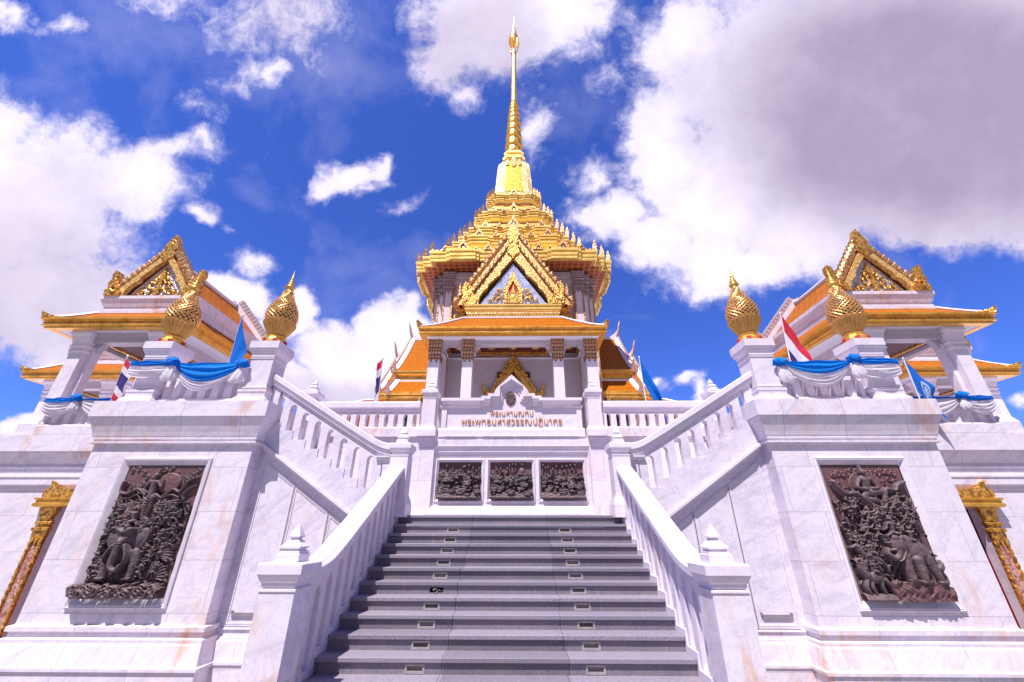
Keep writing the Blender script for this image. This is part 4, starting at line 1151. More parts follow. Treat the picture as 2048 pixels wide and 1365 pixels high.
# porch eave: gilt fascia, hipped skirt of tiles, white hips, corner ornaments
def hip_skirt(parent, xc, y0, y1, hx, z_b, z_t, hxi, y0i, y1i, zi, mats, ornz=.30, hole=None, names=('eave_fascia','skirt_roof','hip_ridge','corner_ornament','eave_soffit'), ri=(0,0)):
    """y0 front edge, y1 rear edge; the skirt climbs from the eave to an inner rectangle"""
    cy = (y0+y1)/2; hy = (y1-y0)/2; h = z_t-z_b
    b = MB()
    rings = []
    def rc(p, z): return [(xc-hx-p, y0-p, z), (xc+hx+p, y0-p, z), (xc+hx+p, y1+p, z), (xc-hx-p, y1+p, z)]
    b.loft([rc(-.30, z_b+.12), rc(-.30, z_b), rc(-.10, z_b), rc(-.09, z_b+.18*h), rc(-.03, z_b+.20*h), rc(-.03, z_b+.34*h), rc(-.07, z_b+.38*h), rc(-.07, z_b+.62*h), rc(-.02, z_b+.68*h), rc(-.02, z_b+.80*h), rc(.02, z_b+.84*h), rc(.02, z_t)], cap=False)
    fas = b.build(names[0], M['gold_plain'], parent)
    b = MB()
    k = int(2*hx/.13)
    for i in range(k):
        xx = xc-hx+ (i+.5)*2*hx/k; b.box(xx-.035, xx+.035, y0+.045, y0+.08, z_b+.46*h, z_b+.56*h)
    b.build('dentil_row', M['gold_pink'], fas)
    b = MB(); o_ = [(p[0], p[1]) for p in rc(-.295, 0)]
    b.prism(o_, z_b+.012, z_b+.04, 'z', holes=[hole] if hole else []); b.build(names[4], mats[2], fas)
    # concave tiled skirt, four slopes
    b = MB(); N = 6
    outer = rc(-.01, 0); inner = [(xc-hxi,y0i,0),(xc+hxi,y0i,0),(xc+hxi,y1i,0),(xc-hxi,y1i,0)]
    def at(k, t):
        c = t**1.25
        return (outer[k][0]+(inner[k][0]-outer[k][0])*t, outer[k][1]+(inner[k][1]-outer[k][1])*t, z_t+.003+(zi-z_t)*c)
    b.loft([[at(q, j/N) for q in range(4)] for j in range(N+1)]); rf = b.build(names[1], mats[0], parent)
    for q in range(4):
        b = MB(); b.tube([Vector(at(q, j/N))+Vector((0,0,.03)) for j in range(N+1)], .055, 6); b.build(names[2], M['marble_plain'], rf)
        dx = -1 if q in (0, 3) else 1; dy = -1 if q < 2 else 1
        p = MB(); base = Vector(outer[q])
        o = [(-.10,-.02),(.02,.0),(.16,.05),(.30,.10),(.46,.12),(.62,.10),(.62,.02),(.50,-.03),(.30,-.06),(.10,-.10),(-.06,-.16)]
        # tail rising outward at the corner
        k_ = ornz/.2; o = [(.10,.27*k_),(.0,.22*k_),(-.10,.17*k_),(-.28,.14),(-.5,.13),(-.68,.08),(-.70,.02),(-.3,-.02),(.03,-.02)]
        p.prism(o, -.06, .06)
        c = .7071
        p.v = [(base.x + dx*(u*c) - dy*v*c*1.0, base.y + dy*(u*c) + dx*v*c, z_t+.01+w) for u, v, w in p.v]
        p.build(names[3], M['gold'], rf)
    return fas, rf
hip_skirt(hall, -.015, 8.5, 11.6, 3.86, 8.59, 8.90, 2.12, 9.62, 11.5, 9.90, (M['tile_x'], None, M['soffit']), .20, hole=[(-3.0,9.3),(2.97,9.3),(2.97,11.15),(-3.0,11.15)])
b = MB(); b.box(-2.16, 2.16, 9.55, 9.68, 9.86, 9.93); b.build('roof_flashing', M['marble_plain'], hall)
# porch gable
gb = MB(); gb.front(-2.12, 2.10, 9.62, 11.2, [(.0,9.92),(.0,9.98),(-.03,10.0),(-.03,10.20),(.02,10.24),(.02,10.30),(.05,10.33),(.05,10.46),(.09,10.50),(.09,10.56)])
ent = gb.build('gable_entablature', M['gold_tier'], hall)
b = MB()
for i in range(34):
    xx = -2.05+i*4.1/33; b.rects(xx, 9.63, [(.035,.03,10.07),(.045,.04,10.12),(.02,.02,10.17)])
b.build('rosette_row', M['gold_pink'], ent)
for s in (-1, 1):
    b = MB()
    b.front(*sx(2.16, 2.56, s), 9.95, 11.2, [(.0,9.92),(.0,10.0),(.03,10.05),(-.04,10.1),(-.04,10.42),(.02,10.46),(.06,10.52),(.06,10.66)])
    b.prism(mp([(2.5,9.80),(3.02,9.80),(2.95,9.95),(2.86,9.92),(2.82,10.1),(2.72,10.06),(2.70,10.28),(2.6,10.25),(2.58,10.6),(2.5,10.6)], s), 10.0, 10.12)
    b.build('rear_entablature', M['gold'], ent)
def rake_band(half, zb, zt, w, y0, y1, cusp, name, mat, parent, zo=0):
    """a pointed gable band of vertical thickness w; the inner edge may carry cusps"""
    k = (zt-zb)/half
    outer = [(half, zb), (0, zt), (-half, zb)]
    ih, iz = half - w/k*1.0, zt - w
    if cusp: inn = [(1.58,10.60),(1.57,10.82),(1.50,11.06),(1.36,11.30),(1.20,11.44),(1.16,11.52),(1.15,11.64),(.76,12.08),(.62,12.18),(.58,12.27),(.57,12.40),(0,13.15)]
    else: inn = [(ih,zb),(0,iz)]
    poly = outer + [(-u, v) for u, v in inn] + [(u, v) for u, v in reversed(inn[:-1])]
    b = MB(); b.prism(poly, y0, y1); return b.build(name, mat, parent)
gable = rake_band(2.72, 10.60, 14.90, .62, 9.70, 9.94, False, 'gable_board', M['gold_board'], hall)
rake_band(2.46, 10.60, 14.50, .34, 9.62, 9.92, False, 'gable_rib', M['gold_board'], gable)
rake_band(2.12, 10.60, 14.02, .92, 9.58, 9.84, True, 'cusped_band', M['gold_board'], gable)
def leaf_teeth(half, zb, zt, n, w, h, y0, y1, parent, mat, t0=.04, t1=.93):
    k = math.atan2(zt-zb, half); nx, nz = math.sin(k), math.cos(k)
    for s in (-1, 1):
        b = MB()
        for i in range(n):
            t = t0 + (t1-t0)*i/(n-1); x, z = half*(1-t), zb+(zt-zb)*t
            ux, uz = -math.cos(k), math.sin(k)
            pts = [(x-ux*w*.5, z-uz*w*.5), (x+nx*h*.55-ux*w*.45, z+nz*h*.55-uz*w*.45), (x+nx*h*.75+ux*w*.15, z+nz*h*.75+uz*w*.15+h*.45), (x+nx*h*.35+ux*w*.5, z+nz*h*.35+uz*w*.5), (x+ux*w*.5, z+uz*w*.5)]
            yy = y0 + .012*(i % 2)
            c = [(u*s, v) for u, v in pts]
            ins = [(sum(p[0] for p in c)/5*.5 + p[0]*.5, sum(p[1] for p in c)/5*.5 + p[1]*.5) for p in c]
            b.loft([[(u, y1, v) for u, v in c], [(u, yy, v) for u, v in c], [(u, yy-.06, v) for u, v in ins]])
        b.build('leaf_teeth', mat, parent)
leaf_teeth(2.66, 10.62, 14.86, 15, .36, .27, 9.66, 9.92, gable, M['gold_pink'])
leaf_teeth(2.16, 10.62, 14.10, 12, .32, .20, 9.54, 9.66, gable, M['gold_pink'], .03, .97)
b = MB()   # crowning boss
b.prism([(0,15.25),(.10,14.95),(.20,14.60),(.26,14.3),(.18,14.0),(.26,13.75),(.30,13.45),(.12,13.3),(0,13.10),(-.12,13.3),(-.30,13.45),(-.26,13.75),(-.18,14.0),(-.26,14.3),(-.20,14.6),(-.10,14.95)], 9.52, 9.70)
b.build('crowning_boss', M['gold'], gable)
naga = [(0,0),(.62,0),(.70,.22),(.66,.50),(.70,.80),(.66,1.10),(.56,1.42),(.50,1.10),(.46,.86),(.36,.70),(.38,.98),(.30,1.22),(.22,.96),(.18,.70),(.05,.50),(-.10,.30)]
for s in (-1, 1):
    p = MB(); p.prism(mp([(1.72+u*.86, 10.57+v*.88) for u, v in naga], s), 9.52, 9.74)
    p.build('naga_finial', M['gold'], gable)
    p = MB(); p.prism(mp([(2.20+u*.55, 10.66+v*.96) for u, v in naga], s), 9.98, 10.14); p.build('naga_finial', M['gold_pink'], gable)
b = MB(); b.prism([(-1.56,10.60),(1.56,10.60),(0,12.90)], 9.72, 9.77); tym = b.build('tympanum', M['blue_mosaic'], gable)
b = MB(); b.prism([(-1.9,10.58),(1.9,10.58),(0,13.7)], 9.86, 9.9); b.build('tympanum_back', M['gold_dark'], tym)
b = MB(); b.prism([(-.27,10.70),(.27,10.70),(.27,11.25),(.20,11.45),(.08,11.7),(0,11.92),(-.08,11.7),(-.20,11.45),(-.27,11.25)], 9.67, 9.699); b.build('niche', M['red_niche'], tym)
b = MB()
arch = [(.42,10.68),(.42,11.2),(.46,11.35),(.36,11.5),(.30,11.66),(.20,11.86),(.12,12.1),(0,12.42)]
inn = [(.27,10.68),(.27,11.22),(.20,11.44),(.08,11.70),(0,11.90)]
b.prism([(u,v) for u,v in arch] + [(-u,v) for u,v in reversed(arch[:-1])] + [(-u,v) for u,v in inn] + [(u,v) for u,v in reversed(inn[:-1])], 9.61, 9.705)
b.build('niche_arch', M['gold'], tym)
b = MB()
q = MB(); q.lathe(0, 0, [(.215,0),(.215,.03),(.19,.05),(.17,.035),(.165,.02),(.10,.03),(.04,.05),(.005,.055)], 20)
b.add([(x, 9.665-z, 11.0+y*1.12) for x, y, z in q.v], q.f)
b.prism([(-.2,10.70),(.2,10.70),(.12,10.80),(-.12,10.80)], 9.61, 9.675)
b.prism([(-.10,11.22),(.10,11.22),(.06,11.34),(.03,11.44),(0,11.66),(-.03,11.44),(-.06,11.34)], 9.62, 9.675)
for s in (-1, 1): b.prism(mp([(.19,10.72),(.25,10.72),(.24,11.3),(.20,11.32)], s), 9.63, 9.675)
b.build('medallion', M['gold_tier'], tym)
def scroll(b, x0, z0, s, sc, y0, y1):
    for (cx, cz, r, a0, a1) in ((0,.12,.13,-.5,4.6),(.19,.16,.10,1.0,6.2),(.10,.36,.10,-1.2,3.6),(.02,.55,.07,-1.0,3.4),(.33,.08,.08,.2,4.8)):
        pts = []
        for k in range(15):
            t = k/14; a = a0+(a1-a0)*t; rr = r*(1-.55*t)
            pts.append((x0+s*sc*(cx+rr*math.cos(a)), (y0+y1)/2, z0+sc*(cz+rr*math.sin(a))))
        b.tube(pts, [sc*.030*(1-.4*k/14) for k in range(15)], 6)
b = MB()
for s in (-1, 1): scroll(b, s*.62, 10.70, s, 1.25, 9.64, 9.70); scroll(b, s*.52, 10.95, s, .8, 9.65, 9.70)
b.build('flame_scroll', M['gold'], tym)
b = MB()
for i in range(28):
    xx = -1.5+i*3.0/27; b.rects(xx, 9.80, [(.05,.04,10.57),(.05,.04,10.64),(.005,.005,10.76)])
b.build('leaf_row', M['gold_pink'], gable)
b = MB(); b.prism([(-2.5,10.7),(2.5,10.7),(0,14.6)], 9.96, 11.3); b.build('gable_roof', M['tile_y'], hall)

# ---- side wings of the hall: steep tiled roofs with white bargeboards
def wing_roof(s, x0, x1, yr, zr, ye, ze, tag_, parent, horn=True):
    N = 10
    def pr(t):                      # concave slope from ridge to eave
        return yr + (ye-yr)*t, zr + (ze-zr)*(1-(1-t)**1.28)
    b = MB()
    rings = []
    for j in range(N+1):
        y, z = pr(j/N); rings.append([(s*x0, y, z), (s*(x1-.18*(1-j/N)), y, z), (s*(x1-.18*(1-j/N)), y+.12, z-.12), (s*x0, y+.12, z-.12)])
    b.loft(rings); rf = b.build('wing_roof', M['tile_x'], parent)
    b = MB()
    rings = []
    for j in range(N+1):
        y, z = pr(j/N); xe = x1-.18*(1-j/N)
        rings.append([(s*(xe-.06), y-.02, z+.05), (s*(xe+.18), y-.04, z+.10), (s*(xe+.18), y+.05, z-.25), (s*(xe-.06), y+.10, z-.14)])
    b.loft(rings); b.build('bargeboard', M['marble_plain'], rf)
    b = MB(); rings = []
    for j in range(N+1):
        y, z = pr(j/N); xe = x1-.18*(1-j/N)
        w = .10
        rings.append([(s*(xe+.185), y-.03, z+.20), (s*(xe+.25), y-.03, z+.22), (s*(xe+.25), y+.05, z-.10), (s*(xe+.185), y+.05, z-.10)])
    b.loft(rings)
    for j in range(16):
        y, z = pr(j/16); xe = x1-.18*(1-j/16)
        b.prism([(y-.02, z+.18),(y+.13, z+.14),(y-.02, z+.29)], *sx(xe+.19, xe+.245, s), 'x')
    b.build('serrated_ridge', M['ridge_brown'], rf)
    if horn:
        b = MB(); xe = x1
        b.tube([(s*(xe-.02), yr, zr+.2), (s*(xe+.10), yr-.03, zr+.55), (s*(xe+.16), yr-.05, zr+.85), (s*(xe+.24), yr-.05, zr+1.15)], [.10, .075, .055, .02], 6)
        b.build('horn', M['ridge_brown'], rf)
        b = MB(); b.prism([(x0, zr-.05), (x1-.1, zr-.05), (x1+.02, zr+.55), (x1-.12, zr+.36), (x1-.35, zr+.18), (x1-.8, zr+.08), (x0, zr+.06)] if s > 0 else mp([(x0, zr-.05), (x1-.1, zr-.05), (x1+.02, zr+.55), (x1-.12, zr+.36), (x1-.35, zr+.18), (x1-.8, zr+.08), (x0, zr+.06)], -1), yr-.06, yr+.10)
        b.build('ridge_cap', M['marble_plain'], rf)
    y, z = pr(1.0)
    b = MB(); b.prism(mp([(x1-.12, z-.12),(x1+.06, z-.12),(x1+.12, z+.30),(x1+.06, z+.62),(x1+.0, z+.34)], s), ye-.10, ye+.0); b.build('tail_finial', M['ridge_brown'], rf)
    return rf
for s in (-1, 1):
    wing_roof(s, 3.9, 6.05, 15.2, 11.50, 13.0, 8.72, '', hall)
    b = MB(); b.front(*sx(3.9, 6.12, s), 13.02, 14.9, [(-.05,8.12),(.0,8.16),(.0,8.26),(-.07,8.29),(-.07,8.45),(.04,8.49),(.04,8.62),(.08,8.64),(.08,8.72)], l=0 if s > 0 else 1, r=1 if s > 0 else 0); b.build('wing_eave', M['gold_plain'], hall)
    wing_roof(s, 3.9, 5.95, 13.0, 8.16, 12.1, 7.28, '', hall, horn=False)
    b = MB(); b.box(*sx(3.9, 5.9, s), 12.96, 13.03, 8.08, 8.2); b.build('roof_flashing', M['marble_plain'], hall)
    b = MB(); b.front(*sx(3.9, 6.35, s), 12.12, 14.9, [(-.04,6.98),(.0,7.0),(.0,7.10),(-.05,7.12),(.05,7.2),(.05,7.29)], l=0 if s > 0 else 1, r=1 if s > 0 else 0); b.build('wing_eave', M['gold_plain'], hall)
    wing_roof(s, 5.9, 6.78, 15.2, 10.25, 13.2, 7.72, '', hall)
    b = MB(); b.front(*sx(5.9, 6.85, s), 13.22, 14.9, [(-.05,7.2),(0,7.24),(0,7.4),(-.06,7.42),(.04,7.5),(.04,7.72)], l=0 if s > 0 else 1, r=1 if s > 0 else 0); b.build('wing_eave', M['gold_plain'], hall)
    b = MB(); b.box(*sx(3.9, 6.0, s), 12.6, 17.8, 3.72, 7.0); b.box(*sx(6.001, 6.7, s), 13.4, 17.0, 3.72, 7.4); b.build('wing_wall', M['marble_shaded'], hall)
    for xx in (4.05, 4.40, 5.7):
        b = MB(); b.box(*sx(xx-.07, xx+.07, s), 12.5 if xx > 5 else 11.9, 12.62, 3.72, 7.0); b.build('gilt_edge', M['gold_pink'], hall)
    b = MB(); b.box(*sx(4.75, 5.35, s), 12.55, 12.62, 3.9, 6.6); b.build('wing_door', M['dark'], hall)
    b = MB()
    b.loft([[(s*6.2,12.4,6.25),(s*9.6,12.4,6.25),(s*9.6,18,6.25),(s*6.2,18,6.25)], [(s*6.2,12.4,6.42),(s*9.6,12.4,6.42),(s*9.6,18,6.42),(s*6.2,18,6.42)], [(s*6.0,13.6,7.30),(s*7.6,13.6,7.30),(s*7.6,17,7.30),(s*6.0,17,7.30)]])
    sr = b.build('side_porch_roof', M['tile_x'], hall)
    b = MB(); b.tube([(s*9.6,12.4,6.45),(s*8.6,12.95,6.85),(s*7.6,13.6,7.34)], .07, 6); b.tube([(s*6.2,13.6,7.34),(s*7.6,13.6,7.34)], .07, 6); b.build('hip_ridge', M['marble_plain'], sr)
    for xx in (6.6, 8.2, 9.3):
        b = MB(); b.box(*sx(xx-.14, xx+.14, s), 12.7, 12.98, 3.72, 6.249); b.build('porch_column', M['marble_plain'], sr)
# ------------------------------------------------------------------ pavilions
def make_pavilion(s, xc, y0, label):
    """open gabled pavilion; y0 = front eave line, xc = middle"""
    t = thing('pavilion', label, 'pavilion', (xc, y0+2.7, 3.72), 'open marble pavilions with gilt gables')
    Y = lambda q: y0 + q
    hx = 2.37
    # columns with stepped capitals
    for sx_ in (-1, 1):
        for yy in (.70, 4.65):
            cxx = xc + sx_*1.25
            p = MB(); p.box(cxx-.215, cxx+.215, Y(yy-.24), Y(yy+.24), 3.721, 6.62); p.box(cxx-sx_*.22-.12, cxx-sx_*.22+.12, Y(yy-.05), Y(yy+.19), 3.721, 6.75)
            colm = p.build('column', M['marble_plain'], t)
            p = MB(); p.rects(cxx, Y(yy), [(.22,.245,6.50),(.25,.275,6.55),(.25,.275,6.60),(.225,.25,6.62),(.225,.25,6.68),(.26,.29,6.72),(.26,.29,6.76),(.24,.265,6.78),(.25,.28,6.85),(.30,.33,7.06),(.34,.37,7.12),(.34,.37,7.21)])
            p.build('capital', M['marble_plain'], colm)
            p = MB(); p.rects(cxx, Y(yy), [(.34,.36,3.721),(.34,.36,4.12),(.29,.31,4.22),(.26,.28,4.26),(.26,.28,4.34),(.225,.25,4.36)]); p.build('column_base', M['marble'], colm)
            p = MB(); q = -sx_
            p.prism([(cxx+q*.21,7.02),(cxx+q*.75,7.02),(cxx+q*.60,6.92),(cxx+q*.45,6.80),(cxx+q*.36,6.62),(cxx+q*.30,6.60),(cxx+q*.21,6.5)], Y(yy-.02), Y(yy+.16)); p.build('bracket', M['marble_shaded'], colm)
    b = MB()
    b.box(xc-1.02, xc+1.02, Y(.55), Y(.90), 6.90, 7.24); b.box(xc-1.02, xc+1.02, Y(4.45), Y(4.80), 6.90, 7.24)
    b.box(xc-1.0, xc+1.0, Y(.50), Y(.549), 7.06, 7.24)
    for q in (-1, 1): b.box(*sx(q*1.05, q*1.42, 1) if False else (min(xc+q*1.18, xc+q*1.42), max(xc+q*1.18, xc+q*1.42)), Y(.95), Y(4.4), 6.90, 7.24)
    b.build('beam', M['marble_shaded'], t)
    b = MB(); b.box(xc-1.16, xc+1.16, Y(.92), Y(4.43), 7.02, 7.06); cl = b.build('ceiling', M['red'], t)
    b = MB()
    for q in (-.92, .92): b.box(xc+q-.05, xc+q+.05, Y(.95), Y(4.4), 6.97, 7.019)
    for q in (1.0, 4.35): b.box(xc-.86, xc+.86, Y(q-.05), Y(q+.05), 6.97, 7.019)
    b.build('gilt_border', M['gold'], cl)
    hip_skirt(t, xc, Y(0), Y(5.4), hx, 7.21, 7.54, 1.62, Y(.85), Y(4.6), 8.16, (M['tile_x'], None, M['soffit']), .15)
    b = MB(); b.front(xc-1.58, xc+1.58, Y(.86), Y(4.6), [(.0,8.13),(.06,8.14),(.06,8.24),(.02,8.26),(.02,8.33),(-.01,8.35),(.0,8.42),(.04,8.45),(.08,8.58),(.12,8.66),(.13,8.68),(.13,8.80)]); b.build('entablature', M['marble_stained'], t)
    # main roof: ridge to the rear
    zr, zb = 10.55, 8.80
    N = 8
    for q in (-1, 1):
        b = MB(); rings = []
        for j in range(N+1):
            tt = j/N; x = 1.66*tt; z = zr + (zb-zr)*(1-(1-tt)**1.15)
            rings.append([(xc+q*x, Y(.95), z), (xc+q*x, Y(4.62), z), (xc+q*x-q*.1, Y(4.62), z-.12), (xc+q*x-q*.1, Y(.95), z-.12)])
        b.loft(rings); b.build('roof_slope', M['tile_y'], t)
    b = MB(); b.tube([(xc, Y(.95), zr+.05), (xc, Y(4.3), zr+.05), (xc, Y(4.62), zr+.14), (xc, Y(4.85), zr+.36)], [.10,.10,.10,.04], 8); b.build('ridge_cap', M['marble_plain'], t)
    # rear bargeboard, serrated
    b = MB()
    ro = [(0, zr+.42), (1.78, zb-.02), (1.60, zb-.02), (0, zr+.06)]
    b.prism([(xc+u, v) for u, v in ro] + [(xc-u, v) for u, v in reversed(ro[1:-1])], Y(4.63), Y(4.78)) if False else None
    b.prism([(xc+1.80,zb),(xc,zr+.30),(xc-1.80,zb),(xc-1.58,zb),(xc,zr-.02),(xc+1.58,zb)], Y(4.63), Y(4.76)); rb = b.build('rear_bargeboard', M['marble_plain'], t)
    b = MB()
    for q in (-1, 1):
        for k in range(13):
            f = k/13; x = 1.80*(1-f); z = zb+(zr+.30-zb)*f
            dx, dz = -1.80/13, (zr+.30-zb)/13
            b.prism([(xc+q*x, z), (xc+q*(x+dx*.9), z+dz*.9), (xc+q*(x+dx*.72+.17), z+dz*.72+.17), (xc+q*(x+.15), z+.15)], Y(4.64), Y(4.86))
        b.prism([(xc+q*1.6,zb-.05),(xc+q*2.0,zb-.05),(xc+q*2.16,zb+.30),(xc+q*2.2,zb+.62),(xc+q*2.04,zb+.42),(xc+q*1.86,zb+.25)], Y(4.64), Y(4.78))
    b.build('serrated_ridge', M['ridge_marble'], rb)
    # gilded front gable
    b = MB(); H, zb2, zt2 = 1.42, 8.80, 10.95
    def band_(half, zt, w, y_a, y_b, cusp, nm, mat, par):
        k = (zt-zb2)/half; ih, iz = half-w/k, zt-w
        if cusp: inn = [(1.02,8.80),(1.01,8.98),(.92,9.20),(.78,9.36),(.70,9.40),(.66,9.46),(.64,9.60),(0,10.40)]
        else: inn = [(ih,zb2),(0,iz)]
        m_ = MB(); m_.prism([(xc+half,zb2),(xc,zt),(xc-half,zb2)] + [(xc-u,v) for u,v in inn] + [(xc+u,v) for u,v in reversed(inn[:-1])], y_a, y_b); return m_.build(nm, mat, par)
    gab = band_(1.60, 11.08, .46, Y(.86), Y(1.0), False, 'gable_board', M['gold_board'], t)
    band_(1.42, 10.78, .42, Y(.74), Y(.90), True, 'cusped_band', M['gold_board'], gab)
    # leaf teeth
    half, za, zc = 1.52, 8.92, 11.02; k = math.atan2(zc-za, half); nx, nz = math.sin(k), math.cos(k)
    for q in (-1, 1):
        tb = MB()
        for i in range(11):
            f = .12+.80*i/10; x, z = half*(1-f), za+(zc-za)*f; ux, uz = -math.cos(k), math.sin(k); w, h = .25, .20
            pts = [(x-ux*w*.5-nx*.12, z-uz*w*.5-nz*.12), (x+nx*h*.55-ux*w*.45, z+nz*h*.55-uz*w*.45), (x+nx*h*.8+ux*w*.2, z+nz*h*.8+uz*w*.2+h*.4), (x+nx*h*.35+ux*w*.5, z+nz*h*.35+uz*w*.5), (x+ux*w*.5-nx*.12, z+uz*w*.5-nz*.12)]
            c = [(xc+q*u, v) for u, v in pts]; mx_ = sum(p[0] for p in c)/5; mz_ = sum(p[1] for p in c)/5
            tb.loft([[(u, Y(.98), v) for u, v in c], [(u, Y(.80+.01*(i%2)), v) for u, v in c], [(mx_*.5+u*.5, Y(.73), mz_*.5+v*.5) for u, v in c]])
        tb.build('leaf_teeth', M['gold_pink'], gab)
    b = MB(); b.prism([(xc+u, v) for u, v in [(0,11.50),(.09,11.30),(.16,11.12),(.26,10.92),(.20,10.72),(.30,10.52),(.12,10.40),(0,10.28),(-.12,10.40),(-.30,10.52),(-.20,10.72),(-.26,10.92),(-.16,11.12),(-.09,11.30)]], Y(.70), Y(.95)); b.build('crowning_boss', M['gold_big'], gab)
    for q in (-1, 1):
        b = MB(); b.prism([(xc+q*u, v) for u, v in [(1.10,8.80),(1.62,8.80),(1.66,8.98),(1.58,9.12),(1.66,9.30),(1.58,9.48),(1.64,9.66),(1.60,9.86),(1.48,9.80),(1.42,9.60),(1.40,9.36),(1.30,9.20),(1.16,9.12),(1.06,8.95)]], Y(.68), Y(.92))
        b.tube([(xc+q*1.28, Y(.66), 8.92), (xc+q*1.42, Y(.66), 9.0), (xc+q*1.44, Y(.66), 9.14), (xc+q*1.34, Y(.66), 9.16)], .05, 6)
        b.build('naga_finial', M['gold'], gab)
    b = MB(); b.prism([(xc-1.08,8.80),(xc+1.08,8.80),(xc,10.40)], Y(.94), Y(.98)); tym = b.build('tympanum', M['silver_mosaic'], gab)
    b = MB(); b.prism([(xc-1.2,8.80),(xc+1.2,8.80),(xc,10.7)], Y(.981), Y(1.1)); b.build('tympanum_back', M['red'], tym)
    b = MB()
    for q in (-1, 1):
        scroll(b, xc+q*.12, 8.92, q, 1.25, Y(.87), Y(.93)); scroll(b, xc+q*.06, 9.35, q, .9, Y(.87), Y(.93)); scroll(b, xc+q*.55, 8.90, q, .65, Y(.87), Y(.93))
    b.prism([(xc-.05,8.9),(xc+.05,8.9),(xc+.11,9.25),(xc+.04,9.5),(xc+.09,9.75),(xc,10.12),(xc-.09,9.75),(xc-.04,9.5),(xc-.11,9.25)], Y(.87), Y(.94))
    b.build('flame_scroll', M['gold'], tym)
    b = MB()
    for i in range(22):
        xx = xc-1.1+i*2.2/21; b.rects(xx, Y(.93), [(.05,.05,8.79),(.05,.05,8.86),(.005,.005,8.97)])
    b.build('leaf_row', M['gold_pink'], gab)
    return t
PV = {}
PV[-1] = make_pavilion(-1, -12.70, 5.10, 'white pavilion with gilt gable on the left terrace, nearer of two')
PV[1] = make_pavilion(1, 12.72, 5.10, 'white pavilion with gilt gable on the right terrace, nearer of two')
for s, w in ((-1, 'left'), (1, 'right')):
    dup(PV[s], (s*18.7, 9.75+2.7, 3.72), 'farther %s pavilion, mostly hidden behind the nearer one' % w)

